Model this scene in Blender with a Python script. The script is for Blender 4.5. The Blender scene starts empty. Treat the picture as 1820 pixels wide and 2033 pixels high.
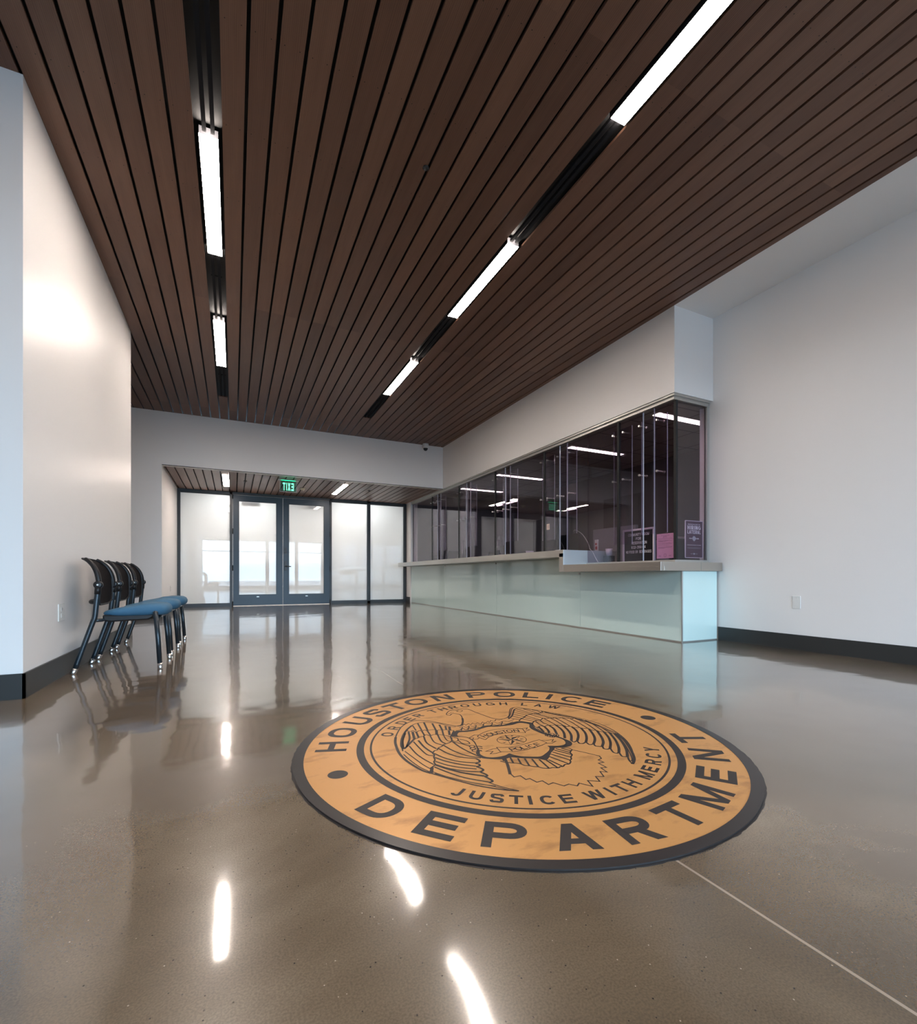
import bpy, bmesh, math, random
from mathutils import Vector, Matrix

# ------------------------------------------------------------------ camera, world, exposure
sc = bpy.context.scene
C = sc.collection
RES_X, RES_Y, FPX, HORIZON = 1820.0, 2033.0, 933.4, 1143.9
cam_data = bpy.data.cameras.new('camera')
cam = bpy.data.objects.new('camera', cam_data)
C.objects.link(cam)
cam_data.sensor_fit = 'HORIZONTAL'
cam_data.sensor_width = 36.0
cam_data.lens = 36.0 * FPX / RES_X
cam_data.shift_y = (HORIZON - RES_Y / 2) / RES_X
cam_data.clip_start = 0.02
cam.location = (0, 0, 0.67)
cam.rotation_euler = (math.pi / 2, 0, -0.4467)
sc.camera = cam

sc.view_settings.view_transform = 'Standard'
sc.view_settings.look = 'None'
sc.view_settings.gamma = 1.0
sc.view_settings.use_curve_mapping = False
sc.view_settings.exposure = EXPOSURE = 0.18

LAMP = 71.0          # ceiling lamp panels
OFFICE_LAMP = 7.5
DAY = 17.0           # daylight outside
world = bpy.data.worlds.new('world')
sc.world = world
world.use_nodes = True
bg = world.node_tree.nodes['Background']
bg.inputs['Color'].default_value = (0.54, 0.77, 1.0, 1)
bg.inputs['Strength'].default_value = DAY
try:
    sc.cycles.max_bounces = 10
    sc.cycles.diffuse_bounces = 5
    sc.cycles.glossy_bounces = 6
    sc.cycles.transparent_max_bounces = 24
    sc.cycles.sample_clamp_indirect = 6.0
    sc.cycles.caustics_reflective = False
    sc.cycles.caustics_refractive = False
except Exception:
    pass

def portal(name, x0, x1, z0, z1, y):
    d = bpy.data.lights.new(name, 'AREA'); d.shape = 'RECTANGLE'; d.size = x1 - x0; d.size_y = z1 - z0
    d.cycles.is_portal = True
    o = bpy.data.objects.new(name, d); C.objects.link(o)
    o.location = ((x0 + x1) / 2, y, (z0 + z1) / 2)
    o.rotation_euler = (math.pi / 2, 0, 0)      # faces into the hall (+Y)
    return o
REAR_Y = -4.0
WINDOWS = [(-1.45, 0.0), (0.1, 1.6), (1.7, 3.1), (3.2, 4.5)]
portal('window_daylight', -1.45, 4.5, 0.12, 2.55, REAR_Y - 0.12)

# ------------------------------------------------------------------ measures
HC = 3.42            # ceiling
XL, XR = -1.039, 4.623
XS, YE = 4.037, 3.357
YB, YD = 9.2, 11.6
AH = 2.54            # alcove ceiling, soffit underside
XG = 4.117           # glass plane
PITCH, PH = 0.1395, 0.069

# ------------------------------------------------------------------ materials
def srgb(r, g, b):
    f = lambda c: (c / 255 / 12.92) if c / 255 <= 0.04045 else ((c / 255 + 0.055) / 1.055) ** 2.4
    return (f(r), f(g), f(b), 1)

def mat(name, col, rough=0.5, metal=0.0, coat=0.0, spec=0.5, coat_rough=0.03, emit=None, strength=0.0):
    m = bpy.data.materials.new(name); m.use_nodes = True
    b = m.node_tree.nodes['Principled BSDF']
    b.inputs['Base Color'].default_value = col
    b.inputs['Roughness'].default_value = rough
    b.inputs['Metallic'].default_value = metal
    b.inputs['Specular IOR Level'].default_value = spec
    b.inputs['Coat Weight'].default_value = coat
    b.inputs['Coat Roughness'].default_value = coat_rough
    if emit:
        b.inputs['Emission Color'].default_value = emit
        b.inputs['Emission Strength'].default_value = strength
    return m

def N(m, kind, **kw):
    n = m.node_tree.nodes.new(kind)
    for k, v in kw.items():
        setattr(n, k, v)
    return n
def lk(m, a, b): m.node_tree.links.new(a, b)
def bsdf(m): return m.node_tree.nodes['Principled BSDF']

def math_node(m, op, a, b=None):
    n = N(m, 'ShaderNodeMath', operation=op)
    for i, v in enumerate((a, b)):
        if v is None: continue
        if isinstance(v, (int, float)): n.inputs[i].default_value = v
        else: lk(m, v, n.inputs[i])
    return n.outputs[0]

def add_noise_variation(m, c1, c2, scale=(1, 1, 1), nscale=3.0, detail=6, lo=0.35, hi=0.65):
    tc = N(m, 'ShaderNodeTexCoord'); mp = N(m, 'ShaderNodeMapping'); mp.inputs['Scale'].default_value = scale
    nz = N(m, 'ShaderNodeTexNoise'); nz.inputs['Scale'].default_value = nscale; nz.inputs['Detail'].default_value = detail
    rp = N(m, 'ShaderNodeValToRGB'); rp.color_ramp.elements[0].color = c1; rp.color_ramp.elements[1].color = c2
    rp.color_ramp.elements[0].position = lo; rp.color_ramp.elements[1].position = hi
    lk(m, tc.outputs['Object'], mp.inputs['Vector']); lk(m, mp.outputs[0], nz.inputs['Vector'])
    lk(m, nz.outputs['Fac'], rp.inputs['Fac']); lk(m, rp.outputs['Color'], bsdf(m).inputs['Base Color'])
    return tc, mp, nz, rp

M = {}
M['wall'] = mat('wall_paint', (0.79, 0.775, 0.76, 1), 0.38, spec=0.30)
m = M['wall']
_tc = N(m, 'ShaderNodeTexCoord'); _n = N(m, 'ShaderNodeTexNoise'); _n.inputs['Scale'].default_value = 160
_b = N(m, 'ShaderNodeBump'); _b.inputs['Strength'].default_value = 0.05; _b.inputs['Distance'].default_value = 0.002
lk(m, _tc.outputs['Object'], _n.inputs['Vector']); lk(m, _n.outputs['Fac'], _b.inputs['Height']); lk(m, _b.outputs[0], bsdf(m).inputs['Normal'])
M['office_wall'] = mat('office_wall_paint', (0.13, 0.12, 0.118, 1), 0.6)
M['black'] = mat('matt_black', (0.004, 0.004, 0.004, 1), 0.7)
M['base'] = mat('rubber_baseboard', (0.022, 0.024, 0.024, 1), 0.42)
M['frame'] = mat('dark_anodised_frame', srgb(32, 42, 50), 0.42, 0.3)
M['frame_black'] = mat('black_frame', srgb(22, 24, 26), 0.45)
M['steel'] = mat('brushed_steel', (0.50, 0.47, 0.43, 1), 0.30, 1.0)
m = M['steel']
_tc = N(m, 'ShaderNodeTexCoord'); _mp = N(m, 'ShaderNodeMapping'); _mp.inputs['Scale'].default_value = (40, 2, 200)
_n = N(m, 'ShaderNodeTexNoise'); _n.inputs['Scale'].default_value = 4
_r = N(m, 'ShaderNodeMapRange'); _r.inputs['To Min'].default_value = 0.22; _r.inputs['To Max'].default_value = 0.42
lk(m, _tc.outputs['Object'], _mp.inputs['Vector']); lk(m, _mp.outputs[0], _n.inputs['Vector']); lk(m, _n.outputs['Fac'], _r.inputs['Value']); lk(m, _r.outputs[0], bsdf(m).inputs['Roughness'])
M['lit_satin_steel'] = mat('lit_satin_steel', (0.68, 0.69, 0.69, 1), 0.42, 0.75)  # steel of the riser, reflected window light put into a lighter colour
M['chrome'] = mat('chrome', (0.62, 0.60, 0.59, 1), 0.28, 1.0)
M['aluminium'] = mat('satin_aluminium', (0.52, 0.51, 0.48, 1), 0.4, 0.7)
M['panel_glass'] = mat('back_painted_glass', srgb(208, 230, 225), 0.4, coat=1.0, coat_rough=0.02)
M['panel_edge'] = mat('panel_edge', srgb(120, 150, 145), 0.3)
M['white_plastic'] = mat('white_plastic', (0.72, 0.72, 0.70, 1), 0.35)
M['dark_slot'] = mat('outlet_slot', (0.03, 0.03, 0.03, 1), 0.5)
M['ink'] = mat('black_ink', srgb(40, 33, 31), 0.5)
M['ink_dark'] = mat('border_black', srgb(40, 35, 34), 0.32)
M['blue'] = mat('blue_seat_fabric', srgb(52, 96, 124), 0.75)
M['chair_metal'] = mat('dark_blue_grey_tube', srgb(36, 46, 53), 0.30, 0.35)
M['chair_plastic'] = mat('black_chair_plastic', (0.008, 0.008, 0.009, 1), 0.42, spec=0.3)
M['chair_mesh'] = mat('black_chair_mesh', (0.008, 0.006, 0.006, 1), 0.85, spec=0.15)
M['white_ink'] = mat('white_lettering', (0.85, 0.85, 0.87, 1), 0.5)
M['pink'] = mat('pink_paper', srgb(248, 190, 222), 0.7)
M['pink_print'] = mat('pink_paper_print', srgb(120, 75, 105), 0.7)
M['poster'] = mat('plum_poster', srgb(75, 45, 62), 0.5)
M['poster_grey'] = mat('poster_grey', (0.45, 0.5, 0.55, 1), 0.5)
M['pale_frame'] = mat('pale_frame', srgb(230, 222, 230), 0.4)
M['letter_felt'] = mat('black_felt', (0.006, 0.005, 0.006, 1), 0.9)
M['dark_equipment'] = mat('dark_equipment', (0.02, 0.022, 0.025, 1), 0.45)
M['grey_equipment'] = mat('grey_equipment', (0.25, 0.25, 0.26, 1), 0.5)
M['cream'] = mat('cream_paper', srgb(225, 210, 185), 0.7)
M['office_door'] = mat('brown_office_door', srgb(52, 38, 34), 0.5)
M['rail'] = mat('slot_rail', (0.014, 0.014, 0.016, 1), 0.8, spec=0.1)
M['lens_dark'] = mat('smoked_dome', (0.01, 0.01, 0.012, 1), 0.08)

def emitter(name, col, s):
    m = bpy.data.materials.new(name); m.use_nodes = True
    nt = m.node_tree; nt.nodes.clear()
    e = nt.nodes.new('ShaderNodeEmission'); o = nt.nodes.new('ShaderNodeOutputMaterial')
    e.inputs[0].default_value = col; e.inputs[1].default_value = s
    nt.links.new(e.outputs[0], o.inputs[0])
    return m
M['lamp'] = emitter('lamp_diffuser', (1.0, 0.87, 0.78, 1), LAMP)
M['alcove_lamp'] = emitter('alcove_lamp_diffuser', (1.0, 0.85, 0.76, 1), LAMP * 0.95)
M['added_vestibule_lamp'] = emitter('added_vestibule_diffuser', (0.97, 0.97, 0.98, 1), 48)  # added glow, out of view, for the frosted doors
M['office_lamp'] = emitter('office_lamp_diffuser', (1.0, 0.86, 0.82, 1), OFFICE_LAMP)
M['exit_green'] = emitter('exit_letters', (0.50, 1.0, 0.84, 1), 2.0)
M['exit_glow'] = emitter('exit_lamp_strip', (0.0, 1.0, 0.35, 1), 3.0)

# brass of the seal: warm, brushed, with darker smudges
m = M['brass'] = mat('brushed_brass', srgb(214, 152, 84), 0.36, 0.3, spec=0.6)
tc, mp, nz, rp = add_noise_variation(m, srgb(160, 110, 60), srgb(212, 156, 92), (1, 2.2, 1), 5.0, 9, 0.26, 0.46)
nz.inputs['Roughness'].default_value = 0.6
n2 = N(m, 'ShaderNodeTexNoise'); n2.inputs['Scale'].default_value = 300
mr = N(m, 'ShaderNodeMapRange'); mr.inputs['To Min'].default_value = 0.30; mr.inputs['To Max'].default_value = 0.46
lk(m, tc.outputs['Object'], n2.inputs['Vector']); lk(m, n2.outputs['Fac'], mr.inputs['Value']); lk(m, mr.outputs[0], bsdf(m).inputs['Roughness'])

# wood planks of the ceiling: grain runs along Y, each board its own tone
m = M['wood'] = mat('walnut_planks', srgb(95, 65, 50), 0.42, spec=0.35)
tc = N(m, 'ShaderNodeTexCoord'); sx = N(m, 'ShaderNodeSeparateXYZ'); lk(m, tc.outputs['Object'], sx.inputs[0])
idx = math_node(m, 'FLOOR', math_node(m, 'DIVIDE', math_node(m, 'SUBTRACT', sx.outputs['X'], PH), PITCH))
seg = math_node(m, 'FLOOR', math_node(m, 'DIVIDE', math_node(m, 'ADD', sx.outputs['Y'], 1.55), 3.41))
cb = N(m, 'ShaderNodeCombineXYZ'); lk(m, idx, cb.inputs[0]); lk(m, seg, cb.inputs[1])
wn = N(m, 'ShaderNodeTexWhiteNoise'); lk(m, cb.outputs[0], wn.inputs['Vector'])
off = N(m, 'ShaderNodeVectorMath', operation='MULTIPLY_ADD')
lk(m, wn.outputs['Color'], off.inputs[0]); off.inputs[1].default_value = (7, 7, 7); lk(m, tc.outputs['Object'], off.inputs[2])
mp = N(m, 'ShaderNodeMapping'); mp.inputs['Scale'].default_value = (1, 0.07, 1); lk(m, off.outputs[0], mp.inputs['Vector'])
nz = N(m, 'ShaderNodeTexNoise'); nz.inputs['Scale'].default_value = 26; nz.inputs['Detail'].default_value = 6; nz.inputs['Distortion'].default_value = 0.6
lk(m, mp.outputs[0], nz.inputs['Vector'])
wv = N(m, 'ShaderNodeTexWave', wave_type='BANDS', bands_direction='X'); wv.inputs['Scale'].default_value = 34; wv.inputs['Distortion'].default_value = 5; wv.inputs['Detail'].default_value = 2
lk(m, mp.outputs[0], wv.inputs['Vector'])
mx = N(m, 'ShaderNodeMix'); mx.data_type = 'FLOAT'; mx.inputs['Factor'].default_value = 0.35
lk(m, nz.outputs['Fac'], mx.inputs['A']); lk(m, wv.outputs['Fac'], mx.inputs['B'])
tone = math_node(m, 'ADD', math_node(m, 'MULTIPLY', mx.outputs['Result'], 0.55), math_node(m, 'MULTIPLY', wn.outputs['Value'], 0.45))
rp = N(m, 'ShaderNodeValToRGB'); rp.color_ramp.elements[0].position = 0.15; rp.color_ramp.elements[1].position = 0.85
rp.color_ramp.elements[0].color = srgb(90, 63, 51); rp.color_ramp.elements[1].color = srgb(128, 95, 77)
lk(m, tone, rp.inputs['Fac'])
# screw dots: a pair of small dark heads across each board every 0.61 m
yy = math_node(m, 'SUBTRACT', math_node(m, 'FRACT', math_node(m, 'DIVIDE', math_node(m, 'ADD', sx.outputs['Y'], 0.16), 0.61)), 0.5)
yy = math_node(m, 'MULTIPLY', yy, 0.61)
xx = math_node(m, 'FRACT', math_node(m, 'DIVIDE', math_node(m, 'SUBTRACT', sx.outputs['X'], PH), PITCH))
xx = math_node(m, 'SUBTRACT', math_node(m, 'ABSOLUTE', math_node(m, 'SUBTRACT', xx, 0.5)), 0.27)
xx = math_node(m, 'MULTIPLY', xx, PITCH)
dd = math_node(m, 'SQRT', math_node(m, 'ADD', math_node(m, 'MULTIPLY', xx, xx), math_node(m, 'MULTIPLY', yy, yy)))
dot = math_node(m, 'LESS_THAN', dd, 0.0028)
mc = N(m, 'ShaderNodeMix'); mc.data_type = 'RGBA'; lk(m, dot, mc.inputs['Factor']); lk(m, rp.outputs['Color'], mc.inputs['A']); mc.inputs['B'].default_value = (0.012, 0.008, 0.006, 1)
lk(m, mc.outputs['Result'], bsdf(m).inputs['Base Color'])

# polished concrete
m = M['floor'] = mat('polished_concrete', srgb(120, 104, 92), 0.27, coat=1.0, coat_rough=0.05)
bsdf(m).inputs['Coat IOR'].default_value = 1.66
tc = N(m, 'ShaderNodeTexCoord'); P = tc.outputs['Object']
n1 = N(m, 'ShaderNodeTexNoise'); n1.inputs['Scale'].default_value = 0.9; n1.inputs['Detail'].default_value = 7; n1.inputs['Roughness'].default_value = 0.55; n1.inputs['Distortion'].default_value = 0.7
lk(m, P, n1.inputs['Vector'])
r1 = N(m, 'ShaderNodeValToRGB'); e = r1.color_ramp.elements
e[0].position = 0.30; e[0].color = srgb(76, 61, 44); e[1].position = 0.68; e[1].color = srgb(138, 121, 99)
x = e.new(0.5); x.color = srgb(108, 91, 70)
lk(m, n1.outputs['Fac'], r1.inputs['Fac'])
n2 = N(m, 'ShaderNodeTexNoise'); n2.inputs['Scale'].default_value = 260; n2.inputs['Detail'].default_value = 4
lk(m, P, n2.inputs['Vector'])
r2 = N(m, 'ShaderNodeValToRGB'); r2.color_ramp.elements[0].position = 0.36; r2.color_ramp.elements[1].position = 0.64
r2.color_ramp.elements[0].color = (0.62, 0.62, 0.62, 1); r2.color_ramp.elements[1].color = (1.25, 1.25, 1.25, 1)
lk(m, n2.outputs['Fac'], r2.inputs['Fac'])
mu = N(m, 'ShaderNodeMix'); mu.data_type = 'RGBA'; mu.blend_type = 'MULTIPLY'; mu.inputs['Factor'].default_value = 0.5
lk(m, r1.outputs['Color'], mu.inputs['A']); lk(m, r2.outputs['Color'], mu.inputs['B'])
vo = N(m, 'ShaderNodeTexVoronoi'); vo.inputs['Scale'].default_value = 95; lk(m, P, vo.inputs['Vector'])
vs = N(m, 'ShaderNodeSeparateColor'); lk(m, vo.outputs['Color'], vs.inputs[0])
pit = math_node(m, 'MULTIPLY', math_node(m, 'LESS_THAN', vo.outputs['Distance'], 0.14), math_node(m, 'LESS_THAN', vs.outputs[0], 0.16))
agg = math_node(m, 'MULTIPLY', math_node(m, 'LESS_THAN', vo.outputs['Distance'], 0.13), math_node(m, 'GREATER_THAN', vs.outputs[1], 0.96))
ma = N(m, 'ShaderNodeMix'); ma.data_type = 'RGBA'; lk(m, pit, ma.inputs['Factor']); lk(m, mu.outputs['Result'], ma.inputs['A']); ma.inputs['B'].default_value = srgb(48, 40, 34)
mb = N(m, 'ShaderNodeMix'); mb.data_type = 'RGBA'; lk(m, agg, mb.inputs['Factor']); lk(m, ma.outputs['Result'], mb.inputs['A']); mb.inputs['B'].default_value = srgb(170, 150, 130)
# saw-cut joints of the slab
sx = N(m, 'ShaderNodeSeparateXYZ'); lk(m, P, sx.inputs[0])
j1 = math_node(m, 'LESS_THAN', math_node(m, 'ABSOLUTE', math_node(m, 'SUBTRACT', sx.outputs['X'], 0.942)), 0.0035)
j2 = math_node(m, 'LESS_THAN', math_node(m, 'ABSOLUTE', math_node(m, 'SUBTRACT', sx.outputs['Y'], 4.02)), 0.003)
md = N(m, 'ShaderNodeMix'); md.data_type = 'RGBA'; lk(m, math_node(m, 'MULTIPLY', j2, 0.4), md.inputs['Factor']); lk(m, mb.outputs['Result'], md.inputs['A']); md.inputs['B'].default_value = srgb(160, 140, 120)
me_ = N(m, 'ShaderNodeMix'); me_.data_type = 'RGBA'; lk(m, j1, me_.inputs['Factor']); lk(m, md.outputs['Result'], me_.inputs['A']); me_.inputs['B'].default_value = srgb(165, 146, 128)
lk(m, me_.outputs['Result'], bsdf(m).inputs['Base Color'])
n3 = N(m, 'ShaderNodeTexNoise'); n3.inputs['Scale'].default_value = 2.6; n3.inputs['Detail'].default_value = 2; lk(m, P, n3.inputs['Vector'])
b1 = N(m, 'ShaderNodeBump'); b1.inputs['Strength'].default_value = 0.34; b1.inputs['Distance'].default_value = 0.01
lk(m, n3.outputs['Fac'], b1.inputs['Height']); lk(m, b1.outputs[0], bsdf(m).inputs['Coat Normal'])
n4 = N(m, 'ShaderNodeTexNoise'); n4.inputs['Scale'].default_value = 1.3; n4.inputs['Detail'].default_value = 5; lk(m, P, n4.inputs['Vector'])
mr = N(m, 'ShaderNodeMapRange'); mr.inputs['From Min'].default_value = 0.35; mr.inputs['From Max'].default_value = 0.65; mr.inputs['To Min'].default_value = 0.03; mr.inputs['To Max'].default_value = 0.10
lk(m, n4.outputs['Fac'], mr.inputs['Value']); lk(m, mr.outputs[0], bsdf(m).inputs['Coat Roughness'])

def two_sided_fresnel(nt, ior):
    """sheets are entered and left without bending, so both faces use the same reflectance"""
    fr = nt.nodes.new('ShaderNodeFresnel'); ge = nt.nodes.new('ShaderNodeNewGeometry'); mr = nt.nodes.new('ShaderNodeMapRange')
    mr.inputs['To Min'].default_value = ior; mr.inputs['To Max'].default_value = 1 / ior
    nt.links.new(ge.outputs['Backfacing'], mr.inputs['Value']); nt.links.new(mr.outputs[0], fr.inputs['IOR'])
    return fr
def glass(name, tint, ior=1.5):
    m = bpy.data.materials.new(name); m.use_nodes = True; nt = m.node_tree; nt.nodes.clear()
    o = nt.nodes.new('ShaderNodeOutputMaterial'); mx = nt.nodes.new('ShaderNodeMixShader')
    fr = two_sided_fresnel(nt, ior)
    tr = nt.nodes.new('ShaderNodeBsdfTransparent'); tr.inputs['Color'].default_value = tint
    gl = nt.nodes.new('ShaderNodeBsdfGlossy'); gl.inputs['Roughness'].default_value = 0.0; gl.inputs['Color'].default_value = (1, 1, 1, 1)
    nt.links.new(fr.outputs[0], mx.inputs[0]); nt.links.new(tr.outputs[0], mx.inputs[1]); nt.links.new(gl.outputs[0], mx.inputs[2]); nt.links.new(mx.outputs[0], o.inputs[0])
    return m
M['tint'] = glass('smoked_glass', (0.855, 0.81, 0.86, 1))
M['baffle'] = glass('violet_acrylic', (0.86, 0.82, 0.88, 1), 1.42)
M['acrylic'] = glass('exit_acrylic', (0.55, 0.85, 0.70, 1))
M['glass_edge'] = mat('glass_edge', srgb(205, 202, 212), 0.15, coat=1.0)
M['clear'] = glass('window_glass', (0.92, 0.95, 0.95, 1))

# frosted glazing of the doors
m = M['frost'] = bpy.data.materials.new('frosted_glass'); m.use_nodes = True; nt = m.node_tree; nt.nodes.clear()
o = nt.nodes.new('ShaderNodeOutputMaterial')
df = nt.nodes.new('ShaderNodeBsdfDiffuse'); df.inputs['Color'].default_value = (0.80, 0.81, 0.80, 1)
tl = nt.nodes.new('ShaderNodeBsdfTranslucent'); tl.inputs['Color'].default_value = (0.86, 0.87, 0.87, 1)
tp = nt.nodes.new('ShaderNodeBsdfTransparent'); tp.inputs['Color'].default_value = (0.9, 0.92, 0.9, 1)
gl = nt.nodes.new('ShaderNodeBsdfGlossy'); gl.inputs['Roughness'].default_value = 0.01
fr = two_sided_fresnel(nt, 1.55)
a = nt.nodes.new('ShaderNodeMixShader'); a.inputs[0].default_value = 0.40
b = nt.nodes.new('ShaderNodeMixShader'); b.inputs[0].default_value = 0.22
c = nt.nodes.new('ShaderNodeMixShader')
nt.links.new(df.outputs[0], a.inputs[1]); nt.links.new(tl.outputs[0], a.inputs[2])
nt.links.new(a.outputs[0], b.inputs[1]); nt.links.new(tp.outputs[0], b.inputs[2])
nt.links.new(fr.outputs[0], c.inputs[0]); nt.links.new(b.outputs[0], c.inputs[1]); nt.links.new(gl.outputs[0], c.inputs[2]); nt.links.new(c.outputs[0], o.inputs[0])

# office ceiling tiles: white with thin grid lines
m = M['tiles'] = mat('ceiling_tiles', (0.6, 0.6, 0.6, 1), 0.8)
tc = N(m, 'ShaderNodeTexCoord'); sx = N(m, 'ShaderNodeSeparateXYZ'); lk(m, tc.outputs['Object'], sx.inputs[0])
ls = []
for ax, ph in (('X', 0.13), ('Y', 0.25)):
    f = math_node(m, 'FRACT', math_node(m, 'DIVIDE', math_node(m, 'ADD', sx.outputs[ax], ph), 0.61))
    ls.append(math_node(m, 'LESS_THAN', f, 0.035))
g = math_node(m, 'MAXIMUM', ls[0], ls[1])
mg = N(m, 'ShaderNodeMix'); mg.data_type = 'RGBA'; lk(m, g, mg.inputs['Factor']); mg.inputs['A'].default_value = (0.6, 0.6, 0.6, 1); mg.inputs['B'].default_value = (0.22, 0.22, 0.22, 1)
lk(m, mg.outputs['Result'], bsdf(m).inputs['Base Color'])

# chair seat fabric: fine horizontal weave
m = M['blue']
tc = N(m, 'ShaderNodeTexCoord'); nz = N(m, 'ShaderNodeTexNoise'); mp = N(m, 'ShaderNodeMapping'); mp.inputs['Scale'].default_value = (60, 600, 600)
lk(m, tc.outputs['Object'], mp.inputs['Vector']); lk(m, mp.outputs[0], nz.inputs['Vector']); nz.inputs['Scale'].default_value = 1
bp = N(m, 'ShaderNodeBump'); bp.inputs['Strength'].default_value = 0.15; bp.inputs['Distance'].default_value = 0.002
lk(m, nz.outputs['Fac'], bp.inputs['Height']); lk(m, bp.outputs[0], bsdf(m).inputs['Normal'])

# ------------------------------------------------------------------ object helpers
def obj(name, bm, m, parent=None, smooth=False, bevel=0.0):
    me = bpy.data.meshes.new(name)
    bmesh.ops.recalc_face_normals(bm, faces=bm.faces)
    bm.to_mesh(me); bm.free()
    for mm in (m if isinstance(m, (list, tuple)) else [m]): me.materials.append(mm)
    if smooth:
        for p in me.polygons: p.use_smooth = True
    o = bpy.data.objects.new(name, me); C.objects.link(o)
    if parent: o.parent = parent
    if bevel:
        md = o.modifiers.new('bevel', 'BEVEL'); md.width = bevel; md.segments = 2; md.limit_method = 'ANGLE'
    return o
def tag(o, label, cat, group=None, kind=None):
    o['label'] = label; o['category'] = cat
    if group: o['group'] = group
    if kind: o['kind'] = kind
    return o
def thing(name, label, cat, loc=(0, 0, 0), rz=0, group=None):
    o = bpy.data.objects.new(name, None); C.objects.link(o); o.empty_display_size = 0.1
    o.location = loc; o.rotation_euler = (0, 0, rz)
    return tag(o, label, cat, group)
def struct(name, bm, m, parent=None, label=None):
    o = obj(name, bm, m, parent)
    if not parent: o['kind'] = 'structure'
    if label: o['label'] = label
    return o
def NB(): return bmesh.new()
def box(bm, x0, x1, y0, y1, z0, z1, mi=0):
    vs = [bm.verts.new((x, y, z)) for z in (z0, z1) for y in (y0, y1) for x in (x0, x1)]
    for q in ((0, 1, 3, 2), (4, 6, 7, 5), (0, 4, 5, 1), (2, 3, 7, 6), (0, 2, 6, 4), (1, 5, 7, 3)):
        bm.faces.new([vs[i] for i in q]).material_index = mi
    return bm
def B(*a): return box(NB(), *a)
def tube(bm, pts, r, n=14, caps=True, mi=0):
    pts = [Vector(p) for p in pts]
    rr = r if isinstance(r, (list, tuple)) else [r] * len(pts)
    t0 = (pts[1] - pts[0]).normalized()
    ref = Vector((0, 0, 1)) if abs(t0.z) < 0.9 else Vector((1, 0, 0))
    u = t0.cross(ref).normalized(); rings = []
    for i, p in enumerate(pts):
        t = (pts[min(i + 1, len(pts) - 1)] - pts[max(i - 1, 0)]).normalized()
        u = (u - t * u.dot(t)).normalized(); v = t.cross(u)
        rings.append([bm.verts.new(p + (u * math.cos(2 * math.pi * k / n) + v * math.sin(2 * math.pi * k / n)) * rr[i]) for k in range(n)])
    for a, b in zip(rings, rings[1:]):
        for k in range(n):
            bm.faces.new((a[k], a[(k + 1) % n], b[(k + 1) % n], b[k])).material_index = mi
    if caps:
        bm.faces.new(rings[0][::-1]).material_index = mi; bm.faces.new(rings[-1]).material_index = mi
    return bm
def lathe(bm, prof, n=28, mi=0, centre=(0, 0, 0)):
    cx, cy, cz = centre; rings = []
    for r, z in prof:
        if r < 1e-6: rings.append([bm.verts.new((cx, cy, cz + z))])
        else: rings.append([bm.verts.new((cx + r * math.cos(2 * math.pi * k / n), cy + r * math.sin(2 * math.pi * k / n), cz + z)) for k in range(n)])
    for a, b in zip(rings, rings[1:]):
        for k in range(n):
            k2 = (k + 1) % n
            if len(a) == 1 and len(b) == 1: continue
            if len(a) == 1: f = bm.faces.new((a[0], b[k2], b[k]))
            elif len(b) == 1: f = bm.faces.new((a[k], a[k2], b[0]))
            else: f = bm.faces.new((a[k], a[k2], b[k2], b[k]))
            f.material_index = mi
    return bm
def smooth_path(pts, sub=5, closed=False):
    P = [Vector(p) for p in pts]; n = len(P)
    if n < 3: return P
    out = []
    rng = range(n if closed else n - 1)
    for i in rng:
        p0 = P[(i - 1) % n] if (closed or i > 0) else P[0] * 2 - P[1]
        p1, p2 = P[i], P[(i + 1) % n]
        p3 = P[(i + 2) % n] if (closed or i + 2 < n) else P[-1] * 2 - P[-2]
        for k in range(sub):
            t = k / sub
            out.append(0.5 * ((2 * p1) + (p2 - p0) * t + (2 * p0 - 5 * p1 + 4 * p2 - p3) * t * t + (3 * p1 - p0 - 3 * p2 + p3) * t ** 3))
    if not closed: out.append(P[-1])
    return out

# ------------------------------------------------------------------ block lettering: every glyph is a list of flat polygons in a box w wide, 1 high
def ribbon2(pts, t, closed=False):
    P = [Vector(p) for p in pts]; n = len(P); L = []; R = []
    for i in range(n):
        a = P[(i - 1) % n] if (closed or i > 0) else P[i]
        b = P[(i + 1) % n] if (closed or i < n - 1) else P[i]
        d1 = (P[i] - a); d2 = (b - P[i])
        d1 = d1.normalized() if d1.length > 1e-9 else d2.normalized(); d2 = d2.normalized() if d2.length > 1e-9 else d1
        tg = (d1 + d2); tg = tg.normalized() if tg.length > 1e-6 else d1
        nn = Vector((-tg.y, tg.x)); co = max(0.45, nn.dot(Vector((-d1.y, d1.x))))
        L.append(P[i] + nn * (t / 2 / co)); R.append(P[i] - nn * (t / 2 / co))
    qs = []
    for i in range(n if closed else n - 1):
        j = (i + 1) % n
        qs.append([tuple(R[i]), tuple(R[j]), tuple(L[j]), tuple(L[i])])
    return qs
def arc(cx, cy, rx, ry, a0, a1, n=12, e=1.0):
    out = []
    for i in range(n + 1):
        a = math.radians(a0 + (a1 - a0) * i / n); c, s = math.cos(a), math.sin(a)
        out.append((cx + rx * math.copysign(abs(c) ** e, c), cy + ry * math.copysign(abs(s) ** e, s)))
    return out
def rect(x0, y0, x1, y1): return [(x0, y0), (x1, y0), (x1, y1), (x0, y1)]
def dia(x0, y0, x1, y1, h): return [(x0 - h, y0), (x0 + h, y0), (x1 + h, y1), (x1 - h, y1)]
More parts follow.
